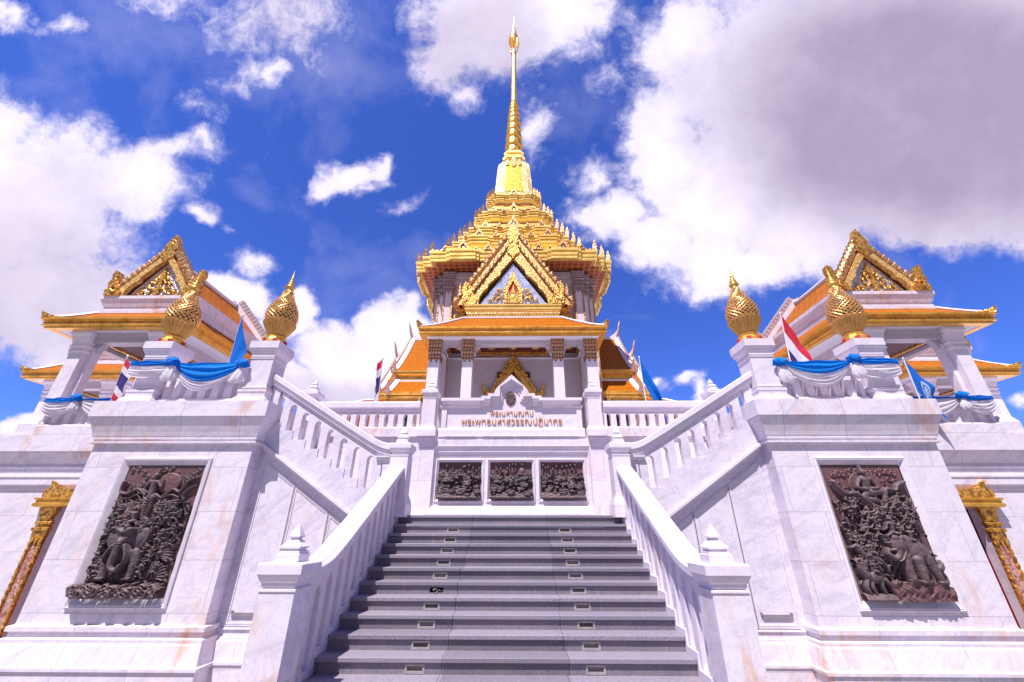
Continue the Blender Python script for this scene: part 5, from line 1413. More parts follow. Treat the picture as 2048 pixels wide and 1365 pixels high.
# ------------------------------------------------------------------ bronze reliefs
class HF:
    """height field built up from domes, limbs, curls and rings"""
    def __init__(s, W, H, nx, nz):
        s.W, s.H, s.nx, s.nz = W, H, nx, nz; s.gain = .92
        s.U, s.V = np.meshgrid(np.linspace(0, W, nx), np.linspace(0, H, nz))
        s.h = np.full((nz, nx), -1.0)
    def win(s, x0, x1, z0, z1):
        i0 = max(0, int(x0/s.W*(s.nx-1))-1); i1 = min(s.nx, int(x1/s.W*(s.nx-1))+2)
        j0 = max(0, int(z0/s.H*(s.nz-1))-1); j1 = min(s.nz, int(z1/s.H*(s.nz-1))+2)
        return slice(j0, j1), slice(i0, i1)
    def put(s, sl, h):
        s.h[sl] = np.maximum(s.h[sl], h)
    def ell(s, cx, cz, rx, rz, b, hh, ang=0, p=.5):
        r = max(rx, rz); sl = s.win(cx-r, cx+r, cz-r, cz+r); u = s.U[sl]-cx; v = s.V[sl]-cz
        if u.size == 0: return
        c, n = math.cos(ang), math.sin(ang); a = (u*c+v*n)/rx; d = (-u*n+v*c)/rz; q = 1-a*a-d*d
        s.put(sl, np.where(q > 0, b+hh*np.maximum(q, 0)**p, -1))
    def cap(s, x0, z0, x1, z1, r0, r1, b, hh, b1=None):
        r = max(r0, r1); sl = s.win(min(x0,x1)-r, max(x0,x1)+r, min(z0,z1)-r, max(z0,z1)+r); u = s.U[sl]; v = s.V[sl]
        if u.size == 0: return
        dx, dz = x1-x0, z1-z0; L = dx*dx+dz*dz+1e-9; t = np.clip(((u-x0)*dx+(v-z0)*dz)/L, 0, 1)
        rr = r0+(r1-r0)*t; q = 1-((u-x0-t*dx)**2+(v-z0-t*dz)**2)/(rr*rr)
        bb = b if b1 is None else b+(b1-b)*t
        s.put(sl, np.where(q > 0, bb+hh*rr/r*np.sqrt(np.maximum(q, 0)), -1))
    def line(s, pts, r0, r1, b, hh, b1=None):
        if 3 <= len(pts) <= 14:
            q = [pts[0]] + list(pts) + [pts[-1]]; out = []
            for i in range(1, len(q)-2):
                p0, p1, p2, p3 = q[i-1], q[i], q[i+1], q[i+2]
                for k in range(5):
                    t = k/5; out.append(tuple(.5*(2*p1[a]+(p2[a]-p0[a])*t+(2*p0[a]-5*p1[a]+4*p2[a]-p3[a])*t*t+(3*p1[a]-p0[a]-3*p2[a]+p3[a])*t**3) for a in (0, 1)))
            pts = out + [pts[-1]]
        n = len(pts)-1
        for i in range(n):
            f0, f1 = i/n, (i+1)/n; bb0 = b if b1 is None else b+(b1-b)*f0; bb1 = b if b1 is None else b+(b1-b)*f1
            s.cap(*pts[i], *pts[i+1], r0+(r1-r0)*f0, r0+(r1-r0)*f1, bb0, hh, bb1)
    def curl(s, cx, cz, r, turns, w, b, hh, a0=0, sg=1):
        n = int(14*turns)+4; pts = []
        for k in range(n+1):
            t = k/n; a = a0+sg*turns*2*math.pi*t; rr = r*(1-.82*t); pts.append((cx+rr*math.cos(a), cz+rr*math.sin(a)))
        s.line(pts, w, w*.7, b, hh)
    def figure(s, cx, cz, k, rng, b, hh):
        """small human figure in action, k = height"""
        lean = rng.uniform(-.25, .25); A = lambda u, v: (cx+k*(u+lean*v), cz+k*v)
        s.cap(*A(0,.0), *A(0,.30), .085*k, .11*k, b, hh)
        s.cap(*A(-.09,.31), *A(.09,.31), .06*k, .06*k, b+.01, hh*.8)
        s.ell(*A(.0,.47), .068*k, .085*k, b+.02, hh*.8); s.cap(*A(0,.52), *A(.0,.64), .045*k, .012*k, b+.01, hh*.5)
        for q in (-1, 1):
            a = rng.uniform(-1.6, 1.4); e = (q*.13+q*.16*math.cos(a), .31+.16*math.sin(a)); a2 = a+rng.uniform(.4, 1.8)
            h = (e[0]+q*.16*math.cos(a2), e[1]+.16*math.sin(a2))
            s.cap(*A(q*.13,.31), *A(*e), .045*k, .035*k, b+.01, hh*.7); s.cap(*A(*e), *A(*h), .036*k, .026*k, b+.02, hh*.7)
            if rng.random() < .5:
                an = rng.uniform(0, 6.28); s.cap(*A(*h), *A(h[0]+.45*math.cos(an), h[1]+.45*math.sin(an)), .016*k, .012*k, b+.02, hh*.5)
            l = rng.uniform(.05, .30); kn = (q*l, -.22+rng.uniform(0, .14)); ft = (kn[0]+rng.uniform(-.14, .10)*q, kn[1]-.24)
            s.cap(*A(q*.05,.0), *A(*kn), .07*k, .05*k, b+.005, hh*.9); s.cap(*A(*kn), *A(*ft), .05*k, .032*k, b, hh*.8)
            s.cap(*A(*ft), *A(ft[0]+q*.09, ft[1]-.01), .03*k, .022*k, b+.01, hh*.6)
        s.line([A(-.12,.0), A(0,-.04), A(.12,.0)], .03*k, .03*k, b+.02, hh)
    def mesh(s, name, mat, parent, x0, z0, y0, eps=0.0, solid=False):
        nx, nz = s.nx, s.nz
        h = s.h.copy(); inside = h > eps
        g_ = np.zeros_like(h)
        rs = np.random.RandomState(abs(hash((nx, nz, len(name)))) % 1000 if False else (nx*7+nz*3+len(name)*31) % 997)
        for (step, amp) in ((9, .012), (4, .009)):
            q_ = rs.rand(nz//step+3, nx//step+3); yy = np.arange(nz)/step; xx = np.arange(nx)/step
            y0i = yy.astype(int); x0i = xx.astype(int); fy = (yy-y0i)[:,None]; fx = (xx-x0i)[None,:]
            g_ += amp*((q_[y0i][:,x0i]*(1-fy)+q_[y0i+1][:,x0i]*fy)*(1-fx)+(q_[y0i][:,x0i+1]*(1-fy)+q_[y0i+1][:,x0i+1]*fy)*fx - .5)
        h = np.where(inside, h+g_, 0.0)
        m = inside if solid else inside
        # grow the mask one cell so flanks reach the plate
        g = m.copy(); g[1:] |= m[:-1]; g[:-1] |= m[1:]; g[:,1:] |= m[:,:-1]; g[:,:-1] |= m[:,1:]
        q = g[:-1,:-1] & g[1:,:-1] & g[:-1,1:] & g[1:,1:]
        idx = np.full((nz, nx), -1); used = np.zeros((nz, nx), bool)
        jj, ii = np.nonzero(q)
        for dj, di in ((0,0),(0,1),(1,1),(1,0)): used[jj+dj, ii+di] = True
        idx[used] = np.arange(used.sum())
        vs = np.stack([x0+s.U[used], y0-h[used]*s.gain, z0+s.V[used]], 1)
        fs = np.stack([idx[jj,ii], idx[jj,ii+1], idx[jj+1,ii+1], idx[jj+1,ii]], 1)
        b = MB(); b.v = [tuple(p) for p in vs.tolist()]; b.f = [tuple(f) for f in fs.tolist()]; b.m = [0]*len(b.f)
        return b.build(name, mat, parent, smooth=True, fix=False)
def cloud_curls(f, spots, b, hh):
    for (x, z, r) in spots:
        f.curl(x, z, r, 1.5, r*.26, b, hh, random.uniform(0, 6.28), random.choice((-1, 1)))
def rows_of_scale(f, cx, cz, n, r0, r1, a0, a1, w, b, hh):
    for k in range(n):
        a = a0+(a1-a0)*k/(n-1); f.line([(cx+r0*math.cos(a), cz+r0*math.sin(a)), (cx+(r0+r1)/2*math.cos(a+.06), cz+(r0+r1)/2*math.sin(a+.06)), (cx+r1*math.cos(a+.02), cz+r1*math.sin(a+.02))], w*.8, w, b, hh)
def noise_floor(f, rng, n, b, hh, zlo, zhi, r=(.02,.05)):
    for k in range(n):
        x, z = rng.uniform(0, f.W), rng.uniform(zlo, zhi); a = rng.uniform(0, 6.28); L = rng.uniform(.04, .13)
        f.line([(x, z), (x+L*math.cos(a)*.5, z+L*math.sin(a)*.5+.02), (x+L*math.cos(a), z+L*math.sin(a))], rng.uniform(*r)*.5, rng.uniform(*r)*.35, b+rng.uniform(0, .03), hh)

PW, PH = IX1-IX0-.01, IZ1-IZ0-.01
def relief(s, label):
    xo = -IX1+.005 if s < 0 else IX0+.005
    zo = IZ0+.005; yb = 2.73
    t = thing('bronze_relief', label, 'relief', (s*7.24, yb, zo), 'tall bronze reliefs on the pedestals')
    b = MB(); b.box(xo, xo+PW, yb, yb+.05, zo, zo+PH); b.build('back_plate', M['bronze_red'], t)
    rng = random.Random(11 if s < 0 else 23)
    W, H = PW, PH; N = (200, 296)
    new = lambda: HF(W, H, *N)
    if s < 0:
        f = new(); cloud_curls(f, [(x+rng.uniform(-.02,.02), H*(.93+.04*math.sin(x*9)), .055) for x in np.linspace(.08, 1.5, 13)] + [(x, H*.86+rng.uniform(-.05,.05), .05) for x in np.linspace(1.05, 1.5, 6)] + [(x, H*.84+rng.uniform(-.05,.05), .05) for x in np.linspace(.08, .5, 5)] , .0, .03)
        f.line([(.05,H*.86),(.06,H*.78),(.22,H*.765),(.40,H*.80),(.56,H*.76),(.62,H*.69)], .032, .022, .03, .09); f.line([(.05,H*.82),(.10,H*.74),(.26,H*.725),(.42,H*.755),(.55,H*.70)], .022, .014, .02, .07); f.line([(.95,H*.74),(1.12,H*.80),(1.28,H*.78),(1.38,H*.86),(1.55,H*.90)], .028, .02, .03, .08); f.line([(.90,H*.70),(1.10,H*.755),(1.30,H*.74),(1.42,H*.80),(1.56,H*.83)], .022, .016, .02, .07)
        f.mesh('cloud_scroll', M['bronze'], t, xo, zo, yb)
        f = new(); f.ell(.98, H*.855, .235, .20, .03, .05, 0, .25); f.mesh('moon_disc', M['bronze_red'], t, xo, zo, yb)
        f = new()                                             # standing deity
        x, z = .74, H*.78
        f.line([(x,z-.10),(x-.015,z+.02),(x-.01,z+.17)], .062, .072, .09, .08); f.cap(x-.075, z+.19, x+.07, z+.19, .035, .035, .10, .07); f.cap(x-.01, z+.2, x-.01, z+.26, .028, .026, .11, .06); f.ell(x-.01, z+.30, .042, .054, .13, .07); f.cap(x-.01, z+.34, x-.01, z+.46, .034, .006, .11, .04)
        f.line([(x+.08,z+.18),(x+.17,z+.09),(x+.15,z+.22)], .026, .018, .12, .05); f.line([(x-.09,z+.18),(x-.15,z+.06),(x-.09,z-.02)], .026, .018, .12, .05)
        f.line([(x-.03,z-.10),(x-.07,z-.26),(x-.05,z-.44)], .062, .032, .09, .07); f.line([(x+.03,z-.10),(x+.08,z-.26),(x+.05,z-.46)], .060, .032, .09, .07)
        for k in range(6): f.line([(x-.09+.02*k,z-.12-.05*k),(x,z-.17-.05*k),(x+.10,z-.11-.05*k)], .010, .010, .165, .015)
        f.line([(x-.07,z-.08),(x-.20,z-.04),(x-.30,z-.02),(x-.36,z+.08)], .026, .010, .06, .05); f.line([(x+.07,z-.05),(x+.22,z-.12),(x+.32,z-.04)], .026, .010, .06, .05)
        f.line([(x,z-.46),(x+.10,z-.56),(x+.04,z-.70),(x+.10,z-.84)], .075, .035, .06, .09); f.line([(x-.05,z-.46),(x-.16,z-.52),(x-.24,z-.48)], .05, .015, .05, .07)
        for k in range(7): f.curl(x+.02+.035*math.sin(k*2), z-.50-.05*k, .045, 1.2, .014, .13, .03, k)
        f.mesh('standing_deity', M['bronze'], t, xo, zo, yb)
        for args in ((1.05, H*.52, 13, .12, .42, .35, 1.9, .03, .04, .07), (.42, H*.55, 11, .10, .34, 1.2, 2.9, .03, .04, .07), (1.2, H*.30, 12, .10, .30, -.4, 1.6, .025, .03, .07), (1.25, H*.14, 10, .08, .26, -.2, 1.9, .024, .03, .07)):
            f = new(); rows_of_scale(f, *args); f.mesh('feathered_wing', M['bronze'], t, xo, zo, yb)
        f = new(); noise_floor(f, rng, 420, .0, .07, H*.08, H*.72)
        for k in range(95):
            f.figure(rng.uniform(.1, W-.12), rng.uniform(H*.14, H*.66), rng.uniform(.17, .29), rng, .02+rng.uniform(0,.10), .055)
        for k in range(26): f.curl(rng.uniform(.08, W-.08), rng.uniform(H*.12, H*.68), rng.uniform(.04,.09), 1.3, .018, .05, .05, rng.uniform(0,6))
        f.mesh('battling_host', M['bronze_dark'], t, xo, zo, yb)
        f = new()                                             # elephant facing out
        x, z = .60, H*.40
        f.ell(x+.05, z-.02, .33, .34, .03, .15); f.ell(x, z+.06, .165, .185, .15, .15)
        f.ell(x-.255, z+.03, .135, .21, .10, .055, .25, .3); f.ell(x+.255, z+.03, .135, .21, .10, .055, -.25, .3)
        f.ell(x-.25, z+.03, .08, .14, .13, .04, .25); f.ell(x+.25, z+.03, .08, .14, .13, .04, -.25)
        f.ell(x-.07, z+.17, .085, .075, .24, .07); f.ell(x+.07, z+.17, .085, .075, .24, .07); f.ell(x-.10, z+.05, .022, .018, .28, .02); f.ell(x+.10, z+.05, .022, .018, .28, .02)
        tk = [(x,z-.02),(x+.0,z-.14),(x-.02,z-.26),(x-.03,z-.38),(x+.02,z-.47),(x+.11,z-.48),(x+.14,z-.41)]
        f.line(tk, .088, .035, .26, .10, .22)
        for k in range(9): zz_ = z-.04-.045*k; f.line([(x-.07+.003*k,zz_),(x-.01*k*.3,zz_-.012),(x+.07-.006*k,zz_)], .011, .011, .345-.008*k, .02)
        f.line([(x-.11,z-.08),(x-.18,z-.20),(x-.20,z-.33),(x-.15,z-.42)], .042, .010, .26, .06); f.line([(x+.11,z-.08),(x+.18,z-.20),(x+.20,z-.33),(x+.15,z-.42)], .042, .010, .26, .06)
        f.line([(x-.20,z-.20),(x-.25,z-.38),(x-.24,z-.60)], .105, .085, .06, .13); f.line([(x+.24,z-.20),(x+.30,z-.38),(x+.28,z-.60)], .105, .085, .06, .13)
        for q in (-.29,-.24,-.19,.23,.28,.33): f.ell(x+q, z-.635, .026, .03, .17, .04)
        f.line([(x-.13,z+.21),(x,z+.16),(x+.13,z+.21)], .03, .03, .30, .03); f.ell(x, z+.25, .05, .06, .22, .08)
        f.mesh('elephant', M['bronze_dark'], t, xo, zo, yb)
        f = new(); f.figure(.62, H*.55, .46, rng, .14, .10); f.figure(.30, H*.50, .36, rng, .10, .09); f.mesh('elephant_rider', M['bronze'], t, xo, zo, yb)
        f = new()
        for k in range(34):
            x = W*k/33; f.curl(x, .12+.05*math.sin(k*1.7), .075, 1.2, .026, .19+.03*math.sin(k), .08, rng.uniform(0,6))
        for k in range(3): f.line([(W*i/20, .03+.05*k+.012*math.sin(i*1.3+k)) for i in range(21)], .04, .04, .17-.02*k, .06)
        f.mesh('wave_ledge', M['bronze'], t, xo, zo, yb)
        # the ledge runs past the frame on the outer side
        b = MB()
        for k in range(5): b.lathe(xo-.01-.02*k, yb-.17+.01*k, [(.01,zo+.02+.03*k),(.07,zo+.04+.03*k),(.085,zo+.08+.02*k),(.05,zo+.13+.02*k),(.01,zo+.15+.02*k)], 10)
        b.build('wave_crest', M['bronze'], t, smooth=True)
    else:
        f = new(); cloud_curls(f, [(x, H*(.955-.03*abs(math.sin(x*5))), .06) for x in np.linspace(.30, 1.42, 12)] + [(.20,H*.91,.05),(.14,H*.85,.045),(.26,H*.84,.045),(.34,H*.80,.05),(.28,H*.77,.04),(1.30,H*.88,.05),(1.40,H*.86,.05),(1.18,H*.85,.05),(1.24,H*.81,.045),(1.10,H*.88,.045)], .0, .03)
        f.mesh('cloud_scroll', M['bronze_red'], t, xo, zo, yb)
        f = new(); f.ell(.78, H*.835, .33, .275, .012, .03, .12, .2); f.mesh('aureole', M['bronze_red'], t, xo, zo, yb)
        f = new()
        x, z = .74, H*.80
        f.cap(x, z-.02, x, z+.17, .085, .11, .06, .10); f.cap(x-.11, z+.18, x+.11, z+.18, .05, .05, .07, .08); f.ell(x, z+.315, .055, .068, .09, .09); f.cap(x, z+.36, x, z+.46, .042, .008, .08, .05)
        f.line([(x-.12,z+.18),(x-.20,z+.03),(x-.04,z+.0)], .042, .03, .08, .07, .12); f.line([(x+.12,z+.18),(x+.19,z+.03),(x+.06,z+.01)], .042, .03, .08, .07, .12)
        f.line([(x-.04,z-.06),(x-.12,z-.16),(x+.10,z-.22)], .085, .05, .08, .09); f.line([(x+.05,z-.06),(x+.26,z-.06),(x+.24,z-.24)], .085, .045, .08, .09); f.line([(x+.24,z-.24),(x+.34,z-.20)], .035, .025, .09, .06)
        f.mesh('seated_deity', M['bronze'], t, xo, zo, yb)
        f = new(); P_ = [(.10,H*.86),(.16,H*.81),(.28,H*.765),(.42,H*.77),(.52,H*.755),(.66,H*.70),(.82,H*.655),(.95,H*.66),(1.02,H*.72),(1.07,H*.79),(1.14,H*.80),(1.26,H*.79),(1.34,H*.83),(1.50,H*.855)]
        f.line(P_, .045, .04, .05, .11); f.line([(u, v-.05) for u, v in P_], .05, .04, .02, .08); f.mesh('lotus_throne', M['bronze'], t, xo, zo, yb)
        f = new(); noise_floor(f, rng, 260, .0, .05, H*.12, H*.74)
        for k in range(84):
            f.figure(rng.uniform(.08, W-.10), rng.uniform(H*.20, H*.735), rng.uniform(.22, .34), rng, .02+rng.uniform(0,.09), .06)
        f.mesh('battling_host', M['bronze'], t, xo, zo, yb)
        f = new()
        x, z = .88, H*.36                                     # elephant, head to the left, body to the right
        f.ell(x+.28, z-.06, .32, .23, .06, .18, -.35); f.ell(x, z+.06, .17, .19, .12, .17); f.ell(x+.17, z+.04, .11, .18, .17, .06, -.2); f.ell(x-.12, z+.07, .07, .15, .12, .07, .2)
        f.ell(x-.04, z+.17, .08, .07, .20, .08); f.ell(x+.06, z+.17, .08, .07, .20, .08)
        f.line([(x-.03,z+.0),(x-.07,z-.13),(x-.16,z-.17),(x-.24,z-.10),(x-.22,z-.02)], .075, .035, .18, .09, .14); f.line([(x+.05,z-.05),(x-.03,z-.17),(x-.12,z-.22)], .03, .01, .22, .05); f.line([(x-.09,z-.02),(x-.2,z-.04)], .025, .01, .20, .05)
        f.line([(x+.04,z-.14),(x+.03,z-.36),(x+.04,z-.50)], .10, .075, .12, .14); f.line([(x+.24,z-.2),(x+.25,z-.38),(x+.24,z-.52)], .11, .07, .14, .14); f.line([(x+.46,z-.18),(x+.52,z-.38),(x+.56,z-.53)], .11, .065, .10, .13)
        f.ell(x+.05, z-.53, .085, .04, .18, .06); f.ell(x+.24, z-.55, .085, .04, .20, .06); f.ell(x+.57, z-.56, .08, .04, .17, .06)
        f.mesh('elephant', M['bronze'], t, xo, zo, yb)
        f = new(); f.figure(.86, H*.47, .50, rng, .15, .11); f.figure(1.18, H*.42, .40, rng, .12, .09); f.mesh('elephant_rider', M['bronze_dark'], t, xo, zo, yb)
        f = new()
        def beast(x, z, k, q):
            f.ell(x, z, .20*k, .11*k, .05, .11); f.line([(x-q*.14*k,z+.04*k),(x-q*.24*k,z+.16*k),(x-q*.28*k,z+.24*k)], .075*k, .05*k, .08, .09); f.cap(x-q*.28*k, z+.24*k, x-q*.38*k, z+.20*k, .05*k, .03*k, .10, .07)
            for (a, c) in ((-.15,-.20),(-.06,-.10),(.10,.08),(.17,.24)): f.line([(x+q*a*k,z-.04*k),(x+q*c*k,z-.15*k),(x+q*(c+.03)*k,z-.27*k)], .05*k, .026*k, .06, .08)
            f.line([(x+q*.19*k,z+.04*k),(x+q*.30*k,z+.02*k),(x+q*.33*k,z-.10*k)], .025*k, .015*k, .05, .05)
        for (x_, z_, k_, q_, fx, fz) in ((.30, H*.155, 1.0, 1, .33, H*.20), (1.42, H*.20, .85, -1, 1.40, H*.25), (.36, H*.29, .85, 1, .38, H*.33)):
            f = new(); beast(x_, z_, k_, q_); f.figure(fx, fz, .34, rng, .09, .08); f.mesh('mounted_beast', M['bronze_dark'], t, xo, zo, yb)
        f = new()
        pr = [(.56,.0),(.56,.27),(.62,.33),(.78,.30),(.98,.31),(1.20,.34),(1.30,.29),(1.42,.27),(1.5,.24),(W,.22)]
        sl = slice(0, int(.40/H*(f.nz-1))); U, V = f.U[sl], f.V[sl]
        topz = np.interp(U, [p[0] for p in pr], [p[1] for p in pr]); inside = (V < topz) & (U > .56)
        rough = .008*np.sin(U*23+V*9+1.5*np.sin(V*15))+.010*np.sin(U*9-V*37+2*np.sin(U*11))+.007*np.sin(U*57+V*23+3*np.sin(V*31))
        f.h[sl] = np.where(inside, .17+rough+.02*(V/.3), -1)
        f.mesh('rock_ledge', M['bronze_red'], t, xo, zo, yb)
        f = new(); f.line([(.02,.05),(.2,.04),(.40,.05),(.54,.04)], .06, .06, .06, .09); f.line([(.02,.02),(.54,.02)], .04, .04, .10, .08); f.mesh('ground_ledge', M['bronze'], t, xo, zo, yb)
    return t
relief(-1, 'tall bronze relief with moon disc and outward-facing elephant, on the left pedestal')
relief(1, 'tall reddish bronze relief with haloed seated deity and striding elephant, on the right pedestal')

def lotus_relief(a, c, seed, label, disc, red):
    W, H = c-a-.005, 3.072-2.122
    t = thing('lotus_relief', label, 'relief', ((a+c)/2, 5.40, 2.122), 'bronze lotus reliefs on the landing wall')
    yb = 5.375; b = MB(); b.box(a+.003, c-.003, yb, yb+.03, 2.122, 3.072); b.build('back_plate', M['bronze_red'] if red else M['bronze_dark'], t)
    rng = random.Random(seed); new = lambda: HF(W, H, 150, 122)
    f = new()
    for k in range(5):
        x = W*(.1+.2*k)+rng.uniform(-.05,.05); z = H*(.86+.08*((k*3) % 4)/4); f.line([(x-.07,z),(x+.07,z)], .010, .010, .005, .02); f.curl(x, z+.018, .025, 1.2, .010, .005, .02)
    f.mesh('cloud_scroll', M['bronze'], t, a+.003, 2.122, yb)
    if disc:
        f = new(); f.ell(W*.52, H*.80, .115, .105, .01, .02, 0, .15); f.mesh('sun_disc', M['bronze_red'], t, a+.003, 2.122, yb)
    f = new()                                                   # stems and buds
    for k in range(15):
        x = W*(.06+.88*k/14)+rng.uniform(-.03,.03); z = H*rng.uniform(.62, .90)
        f.line([(x+rng.uniform(-.05,.05), H*.3), (x, z)], .010, .008, .03, .03)
        f.ell(x, z+.025, .028, .045, .04, .06)
    f.mesh('lotus_buds', M['bronze'], t, a+.003, 2.122, yb)
    f = new()
    rows = [(.60,.03,6),(.52,.05,6),(.43,.08,6),(.34,.11,6),(.24,.15,6),(.15,.18,5)]
    for (zf, bb, n) in rows:
        for k in range(n):
            x = W*((k+.5)/n)+rng.uniform(-.09,.09); z = H*zf+rng.uniform(-.05,.05); rx = rng.uniform(.05,.135); rz = rx*rng.uniform(.30,.75); an0 = rng.uniform(-.45,.45); b0 = bb+rng.uniform(-.03,.05)
            f.ell(x, z, rx, rz, b0, .045, an0, .25)
            for q in range(5):
                an = 2*math.pi*q/5+rng.uniform(-.4,.4); f.ell(x+rx*.8*math.cos(an), z+rz*.75*math.sin(an)+.01, rx*.36, rz*.34, b0+.02, .035, 0, .3)
            f.ell(x+rng.uniform(-.02,.02), z-rz*.15, rx*.45, rz*.30, b0+.035, .02, an0)
            if rng.random() < .6: f.line([(x, z-rz), (x+rng.uniform(-.03,.03), z-rz-.14)], .012, .012, max(.01, b0-.03), .03)
            if rng.random() < .4: f.ell(x+rng.uniform(-.08,.08), z+rz+.03, .026, .042, b0+.02, .05)
    if disc: f.ell(W*.76, H*.74, .085, .095, .06, .08); f.ell(W*.76, H*.66, .11, .05, .07, .06)
    f.mesh('lotus_leaves', M['bronze_dark'], t, a+.003, 2.122, yb)
    f = new()
    for k in range(3): f.line([(W*i/14, .03+.045*k+.01*math.sin(i*1.9+k*2)) for i in range(15)], .045, .045, .17-.015*k, .06)
    f.mesh('water_ledge', M['bronze'], t, a+.003, 2.122, yb)
lotus_relief(*LX[0], 3, 'small bronze lotus pond relief, left of three, with dark back plate', False, False)
lotus_relief(*LX[1], 5, 'small bronze lotus pond relief with a round disc, middle of three', True, True)
lotus_relief(*LX[2], 9, 'small bronze lotus pond relief, right of three, with reddish back plate', False, True)
# oval emblem
f = HF(.31, .43, 60, 80)
f.ell(.155, .215, .150, .207, .02, .012, 0, .12)
for k in range(7): f.curl(.155+.085*math.cos(k*.9), .20+.12*math.sin(k*.9), .035, 1.3, .010, .03, .015, k)
for k in range(3): f.line([(.085+.07*k,.16),(.105+.05*k,.30-.03*abs(k-1)),(.125+.03*k,.33)], .012, .008, .03, .02)
ov = f.mesh('oval_emblem', M['bronze'], cw, -.18, 4.64, 5.288)

# ------------------------------------------------------------------ draped cloth on the balustrades
def swag(x0, x1, y, zt, sag_b, sag_w, hb=.06, hw=.10, bulge=.06, nf=6, seed=0):
    """blue swag over a white one between two knots; returns two mesh builders"""
    rng = random.Random(seed); ph = rng.uniform(0, 6)
    def edge(u, sag, h): return zt - h - sag*(4*u*(1-u))**.9
    def fold(u, v, a, n): 
        w = math.sin(math.pi*u)**.5 if 0 < u < 1 else 0
        return a*w*(.6*math.sin(n*math.pi*v+ph+2.0*u) + .4*math.sin(n*1.7*math.pi*v+3*u+ph*2))
    B = MB(); Wt = MB()
    def fb(u, v):
        top = zt - .0 + .008*math.sin(u*17+ph); bot = edge(u, sag_b, hb); z = top+(bot-top)*v
        return (x0+(x1-x0)*u, y - bulge*math.sin(math.pi*v*.8)*(.25+.75*math.sin(math.pi*u)) - fold(u, v, .045, nf), z - .01*math.sin(8*u+5*v))
    def fw(u, v):
        top = edge(u, sag_b, hb)+.03; bot = edge(u, sag_b+sag_w, hb+hw); z = top+(bot-top)*v
        return (x0+(x1-x0)*u, y + .012 - bulge*(.55+.45*math.sin(math.pi*min(1, v)*.9))*(.25+.75*math.sin(math.pi*u)) - fold(u, v, .042, 8), z)
    B.grid(fb, 40, 18); Wt.grid(fw, 44, 16)
    return B, Wt
def knot(x, y, z, r, seed):
    b = MB(); rng = random.Random(seed); n, m = 18, 12; vs = []
    ph = [rng.uniform(0, 6) for _ in range(6)]
    for j in range(m+1):
        th = math.pi*j/m
        for i in range(n):
            a = 2*math.pi*i/n
            rr = r*(1+.22*math.sin(3*a+ph[0]+2*th)+.16*math.sin(6*a-3*th+ph[1])+.14*math.sin(9*th+2*a+ph[2]))
            vs.append((x+rr*1.25*math.sin(th)*math.cos(a), y+rr*.75*math.sin(th)*math.sin(a), z+rr*.82*math.cos(th)))
    fs = []
    for j in range(m):
        for i in range(n): fs.append((j*n+i, j*n+(i+1) % n, (j+1)*n+(i+1) % n, (j+1)*n+i))
    b.add(vs, fs); return b
def tuft(x, y, z, h, w, seed, lean=0.0):
    b = MB(); rng = random.Random(seed); n = 40; rings = []; ph = rng.uniform(0, 6)
    for (f_, k) in ((0,.30),(.15,.42),(.35,.68),(.6,.92),(.8,1.0),(.93,.95),(1.0,.80)):
        ring_ = []
        for i in range(n):
            a = 2*math.pi*i/n; rr = w*k*(1+(.05+.16*f_)*math.sin(7*a+ph+f_*1.5)+.06*math.sin(13*a+ph*2))
            ring_.append((x+lean*f_+rr*math.cos(a), y+rr*.55*math.sin(a), z-h*f_ + .03*f_*math.sin(5*a+ph)))
        rings.append(ring_)
    b.loft(rings); return b
def drape(label, spans, knots, loc):
    t = thing('festoon', label, 'festoon', loc, 'blue and white cloth festoons')
    for i, (x0, x1, y, zt, sb, sw, hb, hw) in enumerate(spans):
        B, Wt = swag(x0, x1, y, zt, sb, sw, hb, hw, seed=i+int(abs(x0)*10))
        B.build('blue_swag', M['blue_cloth'], t, smooth=True, fix=False); Wt.build('white_swag', M['white_cloth'], t, smooth=True, fix=False)
    for i, (x, y, z, r, h, ln) in enumerate(knots):
        knot(x, y, z, r, i+3).build('blue_knot', M['blue_cloth'], t, smooth=True)
        tuft(x+ln*.2, y+.02, z-.05, h, .14, i+int(abs(x)*7), ln).build('white_tuft', M['white_cloth'], t, smooth=True)
    return t
drape('blue and white festoon over the left pedestal balustrade, deep blue swag', [(-7.93,-6.27,2.72,4.955,.44,.24,.03,.0), (-8.92,-7.93,2.64,4.985,.0,.10,.14,.20)],
      [(-6.27,2.66,4.92,.115,.40,-.06), (-7.90,2.60,4.95,.115,.40,.0)], (-7.4,2.7,4.5))
drape('blue and white festoon over the right pedestal balustrade, wide white swag', [(6.26,7.90,2.72,4.95,.32,.30,.03,.0), (7.90,8.90,2.64,4.985,.0,.13,.16,.22)],
      [(6.24,2.66,4.90,.115,.42,.06), (7.90,2.60,4.96,.115,.40,.02)], (7.4,2.7,4.5))
drape('blue and white festoon below the left pavilion column, far left', [(-12.82,-10.6,5.30,4.90,.04,.62,.05,.02), (-13.80,-12.82,5.26,4.90,.04,.20,.12,.20)], [(-12.82,5.22,4.90,.12,.34,.0)], (-12.6,5.3,4.5))
drape('blue and white festoon below the right pavilion column, far right', [(10.6,12.92,5.30,4.88,.04,.60,.05,.02), (12.92,13.80,5.26,4.90,.04,.20,.12,.20)], [(12.92,5.22,4.90,.12,.36,.0)], (12.6,5.3,4.5))

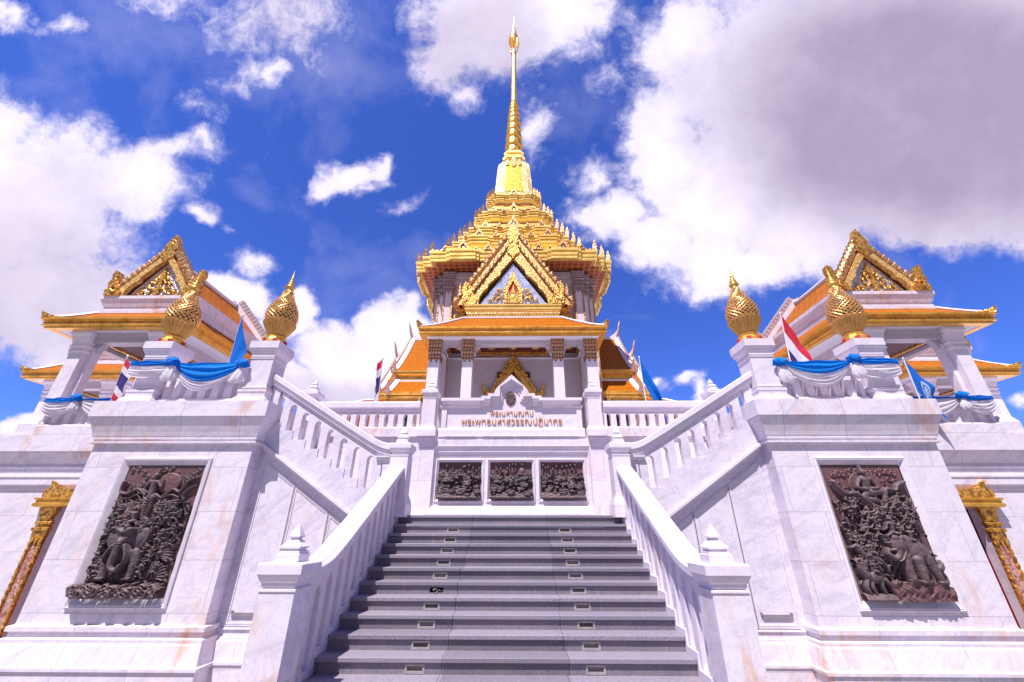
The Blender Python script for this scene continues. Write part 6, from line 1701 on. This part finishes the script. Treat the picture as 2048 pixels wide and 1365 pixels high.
# ------------------------------------------------------------------ flags
def flag(label, base, top, hoist0, hoist1, droop, L, mats, stripes, seed=0, fold=.05, emblem=None, group='flags on the terrace'):
    """hoist0..hoist1 = fractions of the pole; droop = where the fly end of the cloth hangs, per unit of length L"""
    t = thing('flag', label, 'flag', base, group)
    B0, T0 = Vector(base), Vector(top)
    b = MB(); b.tube([B0, T0], .018, 8); d_ = (T0-B0).normalized()
    b.build('pole', M['pole'], t)
    b = MB(); b.lathe(top[0], top[1], [(.012,top[2]),(.03,top[2]+.02),(.03,top[2]+.05),(.005,top[2]+.09)], 8); b.build('pole_tip', M['pole'], t)
    b = MB(); dv = Vector(droop)
    def P(u, v):
        p = T0 + (B0-T0)*(hoist0+(hoist1-hoist0)*v)
        q = p + dv*(L*u)*(1-.15*math.sin(math.pi*v)) 
        q.y -= .02 + fold*math.sin(6.5*v+3*u+seed)*u + fold*.6*math.sin(11*u+4*v+seed)*u
        q.x += fold*.5*math.sin(9*v+5*u+seed*2)*u
        return tuple(q)
    def mf(u, v):
        if emblem:
            r = math.hypot((u-emblem[0])/emblem[2], (v-emblem[1])/emblem[3])
            if r < 1 and not (.45 < r < .62): return 1
            return 0
        a = 0
        for k, (edge_, m) in enumerate(stripes):
            if v < edge_: return m
        return stripes[-1][1]
    b.grid(P, 40, 48, mfn=mf); b.build('flag_cloth', mats, t, smooth=True, fix=False)
    return t
TH = [M['flag_red'], M['flag_white'], M['flag_navy']]
ST = [(1/6, 0), (2/6, 1), (4/6, 2), (5/6, 1), (1.01, 0)]
flag('striped red, white and navy flag leaning before the left pavilion', (-11.45,5.0,3.75), (-11.62,5.0,6.09), .02, .56, (.62,0,-.50), .62, TH, ST, 1, .03)
flag('plain bright blue flag behind the left pedestal festoon', (-7.10,3.35,3.96), (-7.20,3.35,6.56), .0, .50, (.35,0,-.94), 1.15, [M['flag_blue']], [(1.01, 0)], 2, .035)
flag('red, white and navy flag hanging behind the right pedestal festoon', (6.86,3.35,3.96), (7.12,3.35,6.52), .0, .50, (.34,0,-.94), 1.2, TH, [(.40, 0), (.78, 1), (1.01, 2)], 3, .05)
flag('blue flag with a pale printed emblem before the right pavilion', (11.42,5.0,3.75), (11.50,5.0,5.90), .0, .45, (.48,0,-.88), .95, [M['flag_blue'], M['pale_print']], [], 4, .04, (.62,.55,.22,.30))
flag('limp red, white and navy flag left of the temple porch', (-4.13,6.0,3.72), (-4.22,6.0,6.40), .0, .62, (-.34,0,-.42), .42, TH, ST, 5, .06)
flag('blue flag slanting down right of the temple porch', (4.15,6.0,3.72), (4.12,6.0,6.40), .0, .30, (.36,0,-.93), 1.55, [M['flag_blue']], [(1.01, 0)], 6, .05)
